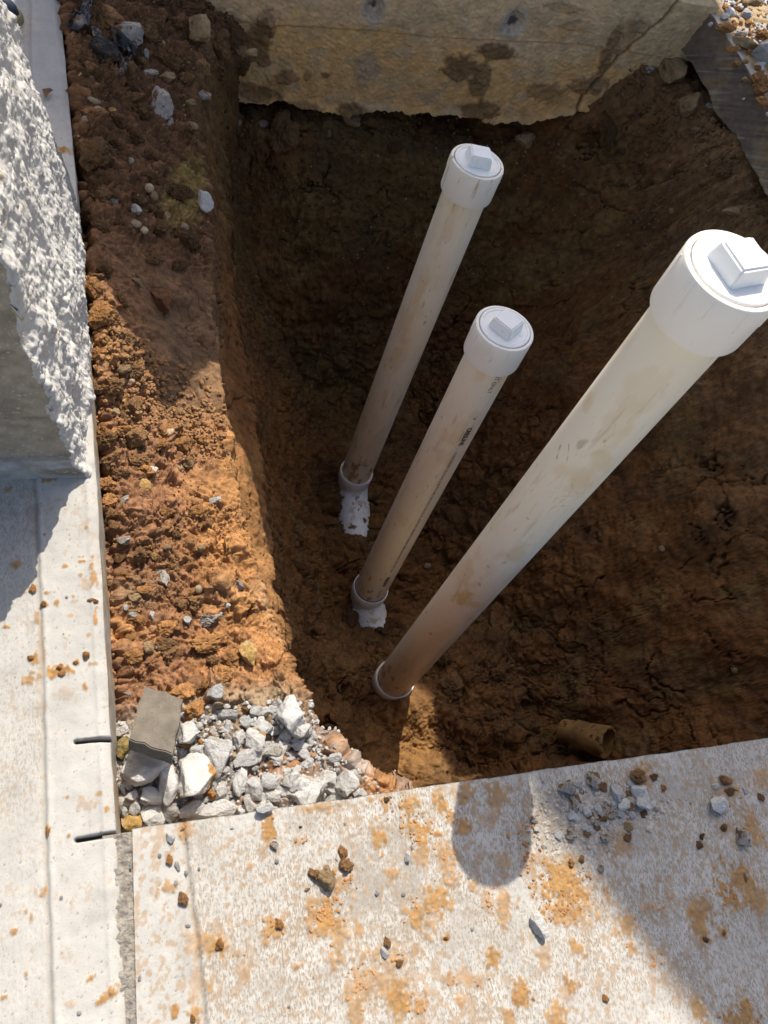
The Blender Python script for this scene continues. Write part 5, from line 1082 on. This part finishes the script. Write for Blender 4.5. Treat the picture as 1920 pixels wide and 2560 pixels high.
def pipe_mesh(r, z0, z1, matn, seed, extra=()):
    """straight pipe with scratches, scuffs and splashed mud in its surface colour"""
    r_ = np.random.default_rng(seed); ns = 300; nr = int((z1 - z0) / .0018)
    th = np.linspace(0, 2 * np.pi, ns, endpoint=False); zz_ = np.linspace(z0, z1, nr)
    T, Zz = np.meshgrid(th, zz_)
    V = np.stack([r * np.cos(T), r * np.sin(T), Zz], -1)
    c = np.ones(T.shape + (3,))
    def seg(zc_, tc_, L_, w, ang, tint, al, bend=0.0):
        du = ((T - tc_ + np.pi) % (2 * np.pi) - np.pi) * r; dz = Zz - zc_
        sel = (np.abs(du) < L_ + w) & (np.abs(dz) < L_ + w)
        if not sel.any(): return
        a = du[sel] * math.cos(ang) + dz[sel] * math.sin(ang); b = -du[sel] * math.sin(ang) + dz[sel] * math.cos(ang) + bend * a * a
        m = al * ss(L_ / 2, L_ / 2 * .7, np.abs(a)) * ss(w, w * .3, np.abs(b)) * (0.55 + .45 * vn(a * 260, b * 260, seed=seed))
        c[sel] = mixn(c[sel], np.array(tint), np.clip(m, 0, 1))
    def blob(zc_, tc_, rz_, rt, tint, al, fr=60):
        du = ((T - tc_ + np.pi) % (2 * np.pi) - np.pi) * r / rt; dz = (Zz - zc_) / rz_
        sel = (np.abs(du) < 1.8) & (np.abs(dz) < 1.8)
        if not sel.any(): return
        x_ = T[sel] * r; d = np.hypot(du[sel], dz[sel]) + .6 * fbm(x_ * fr * 2.2, Zz[sel] * fr, seed=seed + 3, o=4)
        c[sel] = mixn(c[sel], np.array(tint), al * ss(1.2, .5, d))
    face = math.radians(-125)
    for k in range(int(70 * (z1 - z0))):
        seg(r_.uniform(z0, z1), face + r_.normal() * .8, r_.uniform(.008, .07), r_.uniform(.0006, .0014), math.pi / 2 + r_.normal() * .12 + (r_.random() < .15) * r_.normal() * .8, (.42, .34, .27), r_.uniform(.15, .6), r_.normal() * 4)
    for k in range(int(16 * (z1 - z0))):
        blob(r_.uniform(z0, z1), face + r_.normal() * .8, r_.uniform(.02, .09), r_.uniform(.008, .03), (.86, .74, .56), r_.uniform(.2, .5), 26)
    for k in range(int(14 * (z1 - z0))):
        blob(r_.uniform(z0, z1), face + r_.normal() * .8, r_.uniform(.003, .012), r_.uniform(.002, .005), (.50, .34, .18), r_.uniform(.2, .6), 90)
    for k in range(26):
        blob(z0 + .04 + abs(r_.normal()) * .10, r_.uniform(-np.pi, np.pi), r_.uniform(.006, .03), r_.uniform(.004, .012), (.42, .24, .10), r_.uniform(.35, .9), 70)
    for e_ in extra:
        (seg if e_[0] == 's' else blob)(*e_[1:])
    me = mesh_np('pipe', V.reshape(-1, 3), gridF(nr, ns, wrap=True), c.reshape(-1, 3), mats=(M[matn],))
    return me

def riser(base, top, label, pmat, nut_rot, line, adm='pvc_adapter', marks=(), elbow=None, texts=None, print_ang=0.0, name='cleanout_pipe', ad_len=.088):
    """base, top: world points of the axis at the lower collar and at the plug face"""
    base = Vector(base); top = Vector(top); ax = (top - base); L_ = ax.length; ax.normalize()
    root = empty(name, base); tag(root, label, 'pipe')
    yax = Vector((0, 1, 0)); yax = (yax - ax * yax.dot(ax)).normalized(); xax = yax.cross(ax)
    root.rotation_euler = Matrix((xax, yax, ax)).transposed().to_euler()
    Rp = .057; Ra = .0675
    obj('pipe', pipe_mesh(Rp, -.03, L_ - ad_len + .03, pmat, len(label), marks), root)
    zt = L_ - .003
    ad = ring_mesh('adapter', [(Rp + .0005, zt - ad_len), (Ra - .004, zt - ad_len - .0), (Ra - .001, zt - ad_len + .0015), (Ra, zt - ad_len + .005), (Ra + .0006, zt - .03), (Ra + .0008, zt - .004), (Ra - .0006, zt - .0008), (Ra - .002, zt), (Rp + .0042, zt), (Rp + .0030, zt - .0016), (Rp + .0028, zt - .008), (Rp - .002, zt - .008)], adm, seg=96, parent=root, sharp=True)
    # little grip ribs
    for k in range(10):
        th = 2 * math.pi * (k + .35) / 10
        c_, s_ = math.cos(th), math.sin(th); t_ = np.array([-s_, c_, 0]); o_ = np.array([c_, s_, 0])
        z0, z1, hw, ht = zt - .036, zt - .0055, .0013, .0016
        pts = [(hw, 0, z0), (hw, 0, z1), (-hw, 0, z1), (-hw, 0, z0), (hw * .6, ht, z0 + .001), (hw * .6, ht, z1 - .001), (-hw * .6, ht, z1 - .001), (-hw * .6, ht, z0 + .001)]
        obj('grip_rib', mesh_np('grip_rib', np.array([t_ * a + o_ * (Ra + .0002 + b) + np.array([0, 0, c]) for a, b, c in pts]), [(4, 5, 6, 7), (0, 1, 5, 4), (1, 2, 6, 5), (2, 3, 7, 6), (3, 0, 4, 7)], mats=(M['pvc_adapter'],), smooth=False), ad)
    plug = ring_mesh('plug', [(Rp + .0008, zt - .007), (Rp + .0012, zt + .0006), (Rp + .0002, zt + .0018), (Rp - .002, zt + .0024), (Rp - .0046, zt + .0022), (Rp - .0054, zt + .0004), (Rp - .0066, zt + .0002), (Rp - .0074, zt + .0010), (Rp - .014, zt + .0008), (.001, zt + .0006)], 'pvc_white', seg=96, parent=root, sharp=True)
    import bmesh
    bm = bmesh.new(); bmesh.ops.create_cube(bm, size=1)
    for v in bm.verts:
        up = v.co.z > 0; s = .050 if up else .060
        v.co.x *= s; v.co.y *= s; v.co.z = zt + (.027 if up else -.002)
    bmesh.ops.bevel(bm, geom=[e for e in bm.edges], offset=.0030, segments=3, affect='EDGES')
    # moulding mark in the middle of the nut
    bmesh.ops.create_circle(bm, segments=24, radius=.0035, cap_ends=True, matrix=Matrix.Translation((0, 0, zt + .0272)))
    me = bpy.data.meshes.new('square_nut'); bm.to_mesh(me); bm.free(); me.materials.append(M['pvc_white'])
    me.polygons.foreach_set('use_smooth', [True] * len(me.polygons)); me.set_sharp_from_angle(angle=math.radians(40))
    nut = obj('square_nut', me, plug); nut.rotation_euler = (0, 0, nut_rot)
    # socket at the foot
    hub = ring_mesh('socket', [(Rp + .001, .012), (Rp + .0035, .014), (Rp + .0058, .014), (Rp + .007, .012), (Rp + .007, -.028), (Rp + .004, -.034), (Rp + .002, -.06)], 'pvc_white', parent=root, sharp=True)
    if 'middle' in label: ring_mesh('primer_ring', [(Rp + .0004, .005), (Rp + .0004, .0165), (Rp + .0008, .0168), (Rp + .0030, .0146)], 'primer', parent=root)
    if elbow:
        # sweep from vertical down to the drain line; path points in world space
        inv = (Matrix.Translation(base) @ root.rotation_euler.to_matrix().to_4x4()).inverted()
        pts = [inv @ Vector(p_) for p_ in elbow[0]]; rad = elbow[1]
        # catmull-rom
        path = []; ext = [pts[0] * 2 - pts[1]] + pts + [pts[-1] * 2 - pts[-2]]
        for i in range(1, len(ext) - 2):
            for t_ in np.linspace(0, 1, 12, endpoint=False):
                p0, p1, p2, p3 = ext[i - 1:i + 3]
                path.append(0.5 * ((2 * p1) + (-p0 + p2) * t_ + (2 * p0 - 5 * p1 + 4 * p2 - p3) * t_ ** 2 + (-p0 + 3 * p1 - 3 * p2 + p3) * t_ ** 3))
        path.append(pts[-1]); V = []; sg = 40
        nrm = Vector((1, 0, 0))
        for i, p_ in enumerate(path):
            d_ = (path[min(i + 1, len(path) - 1)] - path[max(i - 1, 0)]).normalized(); nrm = (nrm - d_ * nrm.dot(d_)).normalized(); bi = d_.cross(nrm)
            rr_ = rad + (.006 if elbow[2][0] < i / len(path) < elbow[2][1] else 0)
            for k in range(sg):
                a = 2 * math.pi * k / sg; V.append(p_ + nrm * math.cos(a) * rr_ + bi * math.sin(a) * rr_)
        e = obj('elbow', mesh_np('elbow', np.array([v[:] for v in V]), gridF(len(path), sg, wrap=True), mats=(M['pvc_muddy'],)), root)
        e.data.set_sharp_from_angle(angle=math.radians(50))
    if texts: wrap_text(texts, Rp, L_ - ad_len, print_ang, root)
    return root

def at_depth(sx, sy, z): return onz(sx, sy, z)
SRC = 1920 / 1659
PIPE_TXT = "COEXTRUDED CELLULAR CORE PVC PIPE  DWV PVC 4  IN SCH 40  ASTM F891  NSF-DWV  MADE IN USA"
A0, A1 = at_depth(769 * SRC, 1022 * SRC, -1.275), at_depth(1033 * SRC, 346 * SRC, .098)
B0, B1 = at_depth(800 * SRC, 1272 * SRC, -1.26), at_depth(1092 * SRC, 706 * SRC, .062)
C0, C1 = at_depth(852 * SRC, 1468 * SRC, -1.07), at_depth(1592 * SRC, 578 * SRC, .725)
riser(A0, A1, 'rear white drain pipe standing nearest the far footing, adapter streaked with orange mud', 'pvc_pipe_1', math.radians(-8), None, adm='pvc_adapter_streaked',
      elbow=([A0 + [0, 0, -.03], A0 + [0, -.008, -.06], A0 + [0, -.05, -.10], A0 + [-.004, -.14, -.125], A0 + [-.01, -.24, -.14], A0 + [-.012, -.33, -.17]], .0575, (.45, .92)),
      marks=(('s', 1.02, math.radians(-140), .030, .0012, math.radians(-22), (.15, .12, .1), .95, 0.0), ('b', .05, math.radians(-128), .035, .012, (.55, .33, .12), .8, 60)), texts=[("FOR DRAIN WASTE AND VENT ONLY", .02, .010, False), ("CRESLINE", .36, .013, True), (PIPE_TXT, .47, .0085, False)], print_ang=math.radians(-5))
riser(B0, B1, 'middle white drain pipe with black printed lettering down its side', 'pvc_pipe_2', math.radians(38), None,
      elbow=([B0 + [0, 0, -.03], B0 + [0, -.004, -.055], B0 + [.004, -.03, -.085], B0 + [.012, -.08, -.11], B0 + [.02, -.14, -.13], B0 + [.03, -.22, -.20]], .0575, (.4, .8)),
      texts=[("NT ONLY", .004, .0155, False), ("4", .165, .013, False), ("CRESLINE", .205, .0175, True), (PIPE_TXT, .31, .0112, False), ("FOR DRAIN WASTE AND VENT ONLY", .82, .0105, False), ("CRESLINE", 1.03, .0165, True), ("COEXTRUDED", 1.13, .010, False)], print_ang=math.radians(-90))
riser(C0, C1, 'tallest white drain pipe nearest the camera with a sunlit cap at the right', 'pvc_pipe_3', math.radians(12), None,
      elbow=([C0 + [0, 0, -.03], C0 + [0, .002, -.07], C0 + [.0, .02, -.13], C0 + [.0, .08, -.18], C0 + [0, .16, -.24]], .0575, (.4, .8)), name='cleanout_pipe',
      marks=(('s', 1.38, math.radians(-172), .034, .0028, math.radians(112), (.22, .20, .18), .9, 3.0), ('s', 1.40, math.radians(-156), .045, .0014, math.radians(118), (.34, .28, .2), .9, -4.0), ('b', 1.44, math.radians(-148), .014, .006, (.5, .47, .42), .6, 90),
             ('b', .81, math.radians(-134), .050, .022, (.80, .62, .34), .85, 34), ('b', .80, math.radians(-118), .020, .030, (.84, .68, .42), .7, 50), ('s', .95, math.radians(-84), .34, .0011, math.radians(90), (.5, .4, .3), .7, .2), ('s', 1.25, math.radians(-92), .30, .0010, math.radians(91), (.6, .5, .4), .6, .3),
             ('s', 1.30, math.radians(-120), .05, .002, math.radians(60), (.7, .6, .45), .8, 20.0), ('s', 1.27, math.radians(-112), .06, .002, math.radians(50), (.7, .6, .45), .8, 24.0), ('s', 1.33, math.radians(-108), .05, .002, math.radians(140), (.7, .6, .45), .7, 16.0)))
# exposed crown of the drain line between the two nearer pipes
# ------------------------------------------------------------------ old clay pipe end
def tube(name, a, b, r0, r1, wall, matn, label, cat, seg=48):
    a = Vector(a); b = Vector(b); d = (b - a); L_ = d.length; d.normalize()
    prof = [(r0, 0), (r0 + (r1 - r0) * .5, L_ * .5), (r1, L_ - .004), (r1 - .002, L_), (r1 - wall, L_), (r1 - wall, L_ * .3), (.001, L_ * .25)]
    o = ring_mesh(name, prof, matn, seg, sharp=True); 
    me = o.data; V = np.empty(len(me.vertices) * 3, np.float32); me.vertices.foreach_get('co', V); V = V.reshape(-1, 3)
    th = np.arctan2(V[:, 1], V[:, 0]); V[:, 2] += np.where(V[:, 2] > L_ - .01, .010 * fbm(np.cos(th) * 2, np.sin(th) * 2, seed=400, o=3), 0)
    me.vertices.foreach_set('co', V.ravel()); me.update()
    o.location = a; o.rotation_euler = d.to_track_quat('Z', 'Y').to_euler(); tag(o, label, cat); return o
mo = Vector(onz(1520, 1857, -.99)); ax_ = Vector((.52, -.46, .72)).normalized()
tube('old_pipe', mo - ax_ * .16, mo, .036, .052, .007, 'clay', 'rusty ochre old pipe end poking out of the dark pit floor', 'old pipe')

# ------------------------------------------------------------------ scraps
def scrap(name, pts, label, matn='plastic_black', seed=1, amp=.012, lift=.012, th=.0012):
    """torn sheet: crumpled polygon; pts photo pixels"""
    import bmesh
    r_ = np.random.default_rng(seed)
    W3 = [hit(x, y)[0] for x, y in pts]; c = sum(W3, Vector()) / len(W3)
    n_ = 26; V = []; F = []
    for i in range(n_ + 1):
        for j, w in enumerate(W3): pass
    rings = 9; P0 = []
    dense = []
    for i in range(len(W3)):
        a, b = W3[i], W3[(i + 1) % len(W3)]
        for k in range(6): dense.append(a.lerp(b, k / 6))
    m_ = len(dense)
    for r in range(1, rings + 1):
        for d_ in dense: P0.append(c.lerp(d_, r / rings))
    V = np.array([c[:]] + [p_[:] for p_ in P0])
    crease = (1 - np.abs(fbm(V[:, 0] * 22, V[:, 1] * 22, seed=seed, o=2)) * 2)
    V[:, 2] += lift + amp * crease + 0.006 * fbm(V[:, 0] * 90, V[:, 1] * 90, seed=seed + 3, o=3)
    V[1 + (rings - 1) * m_:, :2] += r_.normal(size=(m_, 2)) * .0022
    F = [(0, 1 + k, 1 + (k + 1) % m_) for k in range(m_)]
    for r in range(rings - 1):
        for k in range(m_): F.append((1 + r * m_ + k, 1 + (r + 1) * m_ + k, 1 + (r + 1) * m_ + (k + 1) % m_, 1 + r * m_ + (k + 1) % m_))
    o = obj(name, mesh_np(name, V, F, mats=(M[matn],)))
    md = o.modifiers.new('thick', 'SOLIDIFY'); md.thickness = th
    tag(o, label, 'plastic scrap'); return o
def z1(*p): return [(x / 2.592, y / 2.592) for x, y in p]
scrap('plastic_scrap', z1((430, 215), (455, 155), (530, 90), (560, 20), (620, -5), (635, 40), (590, 100), (580, 210), (520, 235)), 'long torn black plastic sheet at the very top of the spoil', seed=3)
scrap('plastic_scrap', z1((720, 262), (770, 250), (830, 285), (895, 345), (895, 400), (840, 415), (790, 350), (740, 310)), 'shiny folded black plastic scrap in the middle of the upper spoil', seed=7, amp=.02, lift=.02)
scrap('plastic_scrap', z1((600, 225), (640, 230), (675, 290), (670, 310), (610, 290)), 'small black plastic corner between the two larger scraps', seed=9)
scrap('plastic_scrap', z1((775, 400), (850, 410), (840, 470), (800, 530), (765, 510)), 'narrow black plastic tongue hanging below the folded scrap', seed=11)
put('clod', 'clod', 'asphalt', 665 / 2.592, 370 / 2.592, 210 / 2.592, 150 / 2.592, 'charcoal grey lump of asphalt between the plastic scraps', 'asphalt lump')
# wood splinter: a bundle of torn fibres
def splinter(a, b, label, w=.02):
    pa = hit(*a)[0]; pb = hit(*b)[0]; d = pb - pa; L_ = d.length; Vs, Fs, n_ = [], [], 0
    r_ = np.random.default_rng(3)
    for k in range(11):
        off = (k / 10 - .5) * w; s = r_.uniform(0, .25); e = r_.uniform(.75, 1.12); t0 = .0016 + .0016 * r_.random()
        side = Vector((-d.y, d.x, 0)).normalized()
        for t_, rr_ in ((s, .5), (s + .15, 1), ((s + e) / 2, 1.1), (e - .1, .9), (e, .2)):
            c = pa + d * t_ + side * off + Vector((0, 0, .012 + r_.uniform(-.002, .002)))
            for q in range(5): a_ = 2 * math.pi * q / 5; Vs.append((c + side * math.cos(a_) * t0 * rr_ + Vector((0, 0, 1)) * math.sin(a_) * t0 * rr_)[:])
        for i in range(4):
            for q in range(5): Fs.append((n_ + i * 5 + q, n_ + i * 5 + (q + 1) % 5, n_ + (i + 1) * 5 + (q + 1) % 5, n_ + (i + 1) * 5 + q))
        n_ += 25
    o = obj('wood_splinter', mesh_np('wood_splinter', np.array(Vs), Fs, mats=(M['wood'],))); tag(o, label, 'wood splinter')
splinter((1300 / 2.592, 365 / 2.592), (1450 / 2.592, 480 / 2.592), 'pale splintered piece of wood near the sandy boulder', .03)

# shoe behind the stub
def shoe():
    root = empty('shoe', onz(52, 55, 0)); tag(root, 'toe of a navy blue shoe with a tan sole edge behind the white concrete stub', 'shoe')
    root.rotation_euler = (0, 0, math.radians(-97))
    n_u, n_v = 40, 24
    def body(hs, ws, z0, name, matn, closed_top=True):
        V = []
        for i in range(n_u):
            t_ = i / (n_u - 1); y = -.26 + .26 * (1 - (1 - t_) ** 1.0) if False else (-.26 + .26 * t_)
            w = ws * (0.034 + .014 * math.sin(math.pi * min(1, t_ * 1.15)) ) * math.sqrt(max(0.0, 1 - max(0, (t_ - .72) / .28) ** 2.2)) + .0005
            hh = hs * (0.045 + .05 * (1 - ss(0.2, .75, np.array(t_)))) * math.sqrt(max(0.02, 1 - max(0, (t_ - .78) / .22) ** 2))
            for j in range(n_v):
                a = math.pi * j / (n_v - 1); V.append((w * math.cos(a), y, z0 + hh * math.sin(a) ** .8))
        F = gridF(n_u, n_v)
        o = obj(name, mesh_np(name, np.array(V), F, mats=(M[matn],)), root); return o
    body(1, 1, .016, 'upper', 'shoe')
    V = []; prof = []
    for i in range(n_u):
        t_ = i / (n_u - 1); y = -.265 + .273 * t_; w = 1.14 * (0.034 + .014 * math.sin(math.pi * min(1, t_ * 1.15))) * math.sqrt(max(0.0, 1 - max(0, (t_ - .72) / .28) ** 2.2)) + .0005
        for (s, z) in ((-1, 0.001), (-1.02, .006), (-1, .017), (-.7, .020), (.7, .020), (1, .017), (1.02, .006), (1, 0.001)): V.append((w * s, y, z))
    obj('sole', mesh_np('sole', np.array(V), gridF(n_u, 8), mats=(M['sole'],)), root)
    return root
shoe()

# dry leaf beside the stub
lv = [hit(x / 5.53, y / 5.53)[0] for x, y in ((590, 1275), (700, 1280), (745, 1290), (690, 1350), (640, 1400), (600, 1330))]
c = sum(lv, Vector()) / len(lv)
o = obj('dry_leaf', mesh_np('dry_leaf', [(c + Vector((0, 0, .004)))[:]] + [(p_ + Vector((0, 0, .008 + .004 * (i % 2))))[:] for i, p_ in enumerate(lv)], [(0, 1 + i, 1 + (i + 1) % 6) for i in range(6)], mats=(M['leaf'],)))
o.modifiers.new('thick', 'SOLIDIFY').thickness = .0006; tag(o, 'curled brown leaf on the slab beside the white stub', 'leaf')

# ------------------------------------------------------------------ unseen canopy sheets, added behind the pit and cut to throw the large shadow
def blocker(name, poly, z, label):
    """poly is the shadow outline wanted on the pavement level; the sheet hangs at height z toward the sun"""
    k = z / SD.z; V = [(x + SD.x * k, y + SD.y * k, z) for x, y in poly]; n_ = len(V)
    V = V + [(x, y, z_ + .02) for x, y, z_ in V]
    F = [tuple(range(n_ - 1, -1, -1)), tuple(range(n_, 2 * n_))] + [(i, (i + 1) % n_, n_ + (i + 1) % n_, n_ + i) for i in range(n_)]
    o = obj(name, mesh_np(name, V, F, mats=(M['blocker_ply'],), smooth=False)); tag(o, label, 'blocker'); return o
blocker('shadow_blocker', [(-.30, 1.66), (-.19, 1.56), (-.12, 1.33), (.06, 1.16), (.175, 1.34), (.31, 1.34), (.39, 1.10), (.45, .95), (.50, .95), (.50, 2.85), (-.30, 2.85)], 1.15, 'low added shadow canopy sheet at the far left of the pit')
blocker('shadow_blocker', [(.48, .88), (.80, .85), (.80, 2.75), (.48, 2.75)], 3.0, 'narrow added shadow canopy sheet above the far side of the pit')
blocker('shadow_blocker', [(.80, .85), (1.3, .8), (2.3, 1.4), (2.2, 2.05), (1.90, 2.30), (1.88, 2.75), (.80, 2.75), (.80, 1.36), (.86, 1.47), (1.06, 1.47), (1.14, 1.04), (.80, 1.04)], 3.0, 'right added shadow canopy sheet above the far side of the pit')
blocker('shadow_blocker', [(.49, .95), (.54, .62), (.55, .30), (.585, .11), (.69, -.09), (.80, -.28), (1.05, -.7), (1.9, -.6), (2.8, .9), (2.25, 1.6), (1.25, .98)], 6.0, 'upper added shadow canopy sheet far above the pavement')
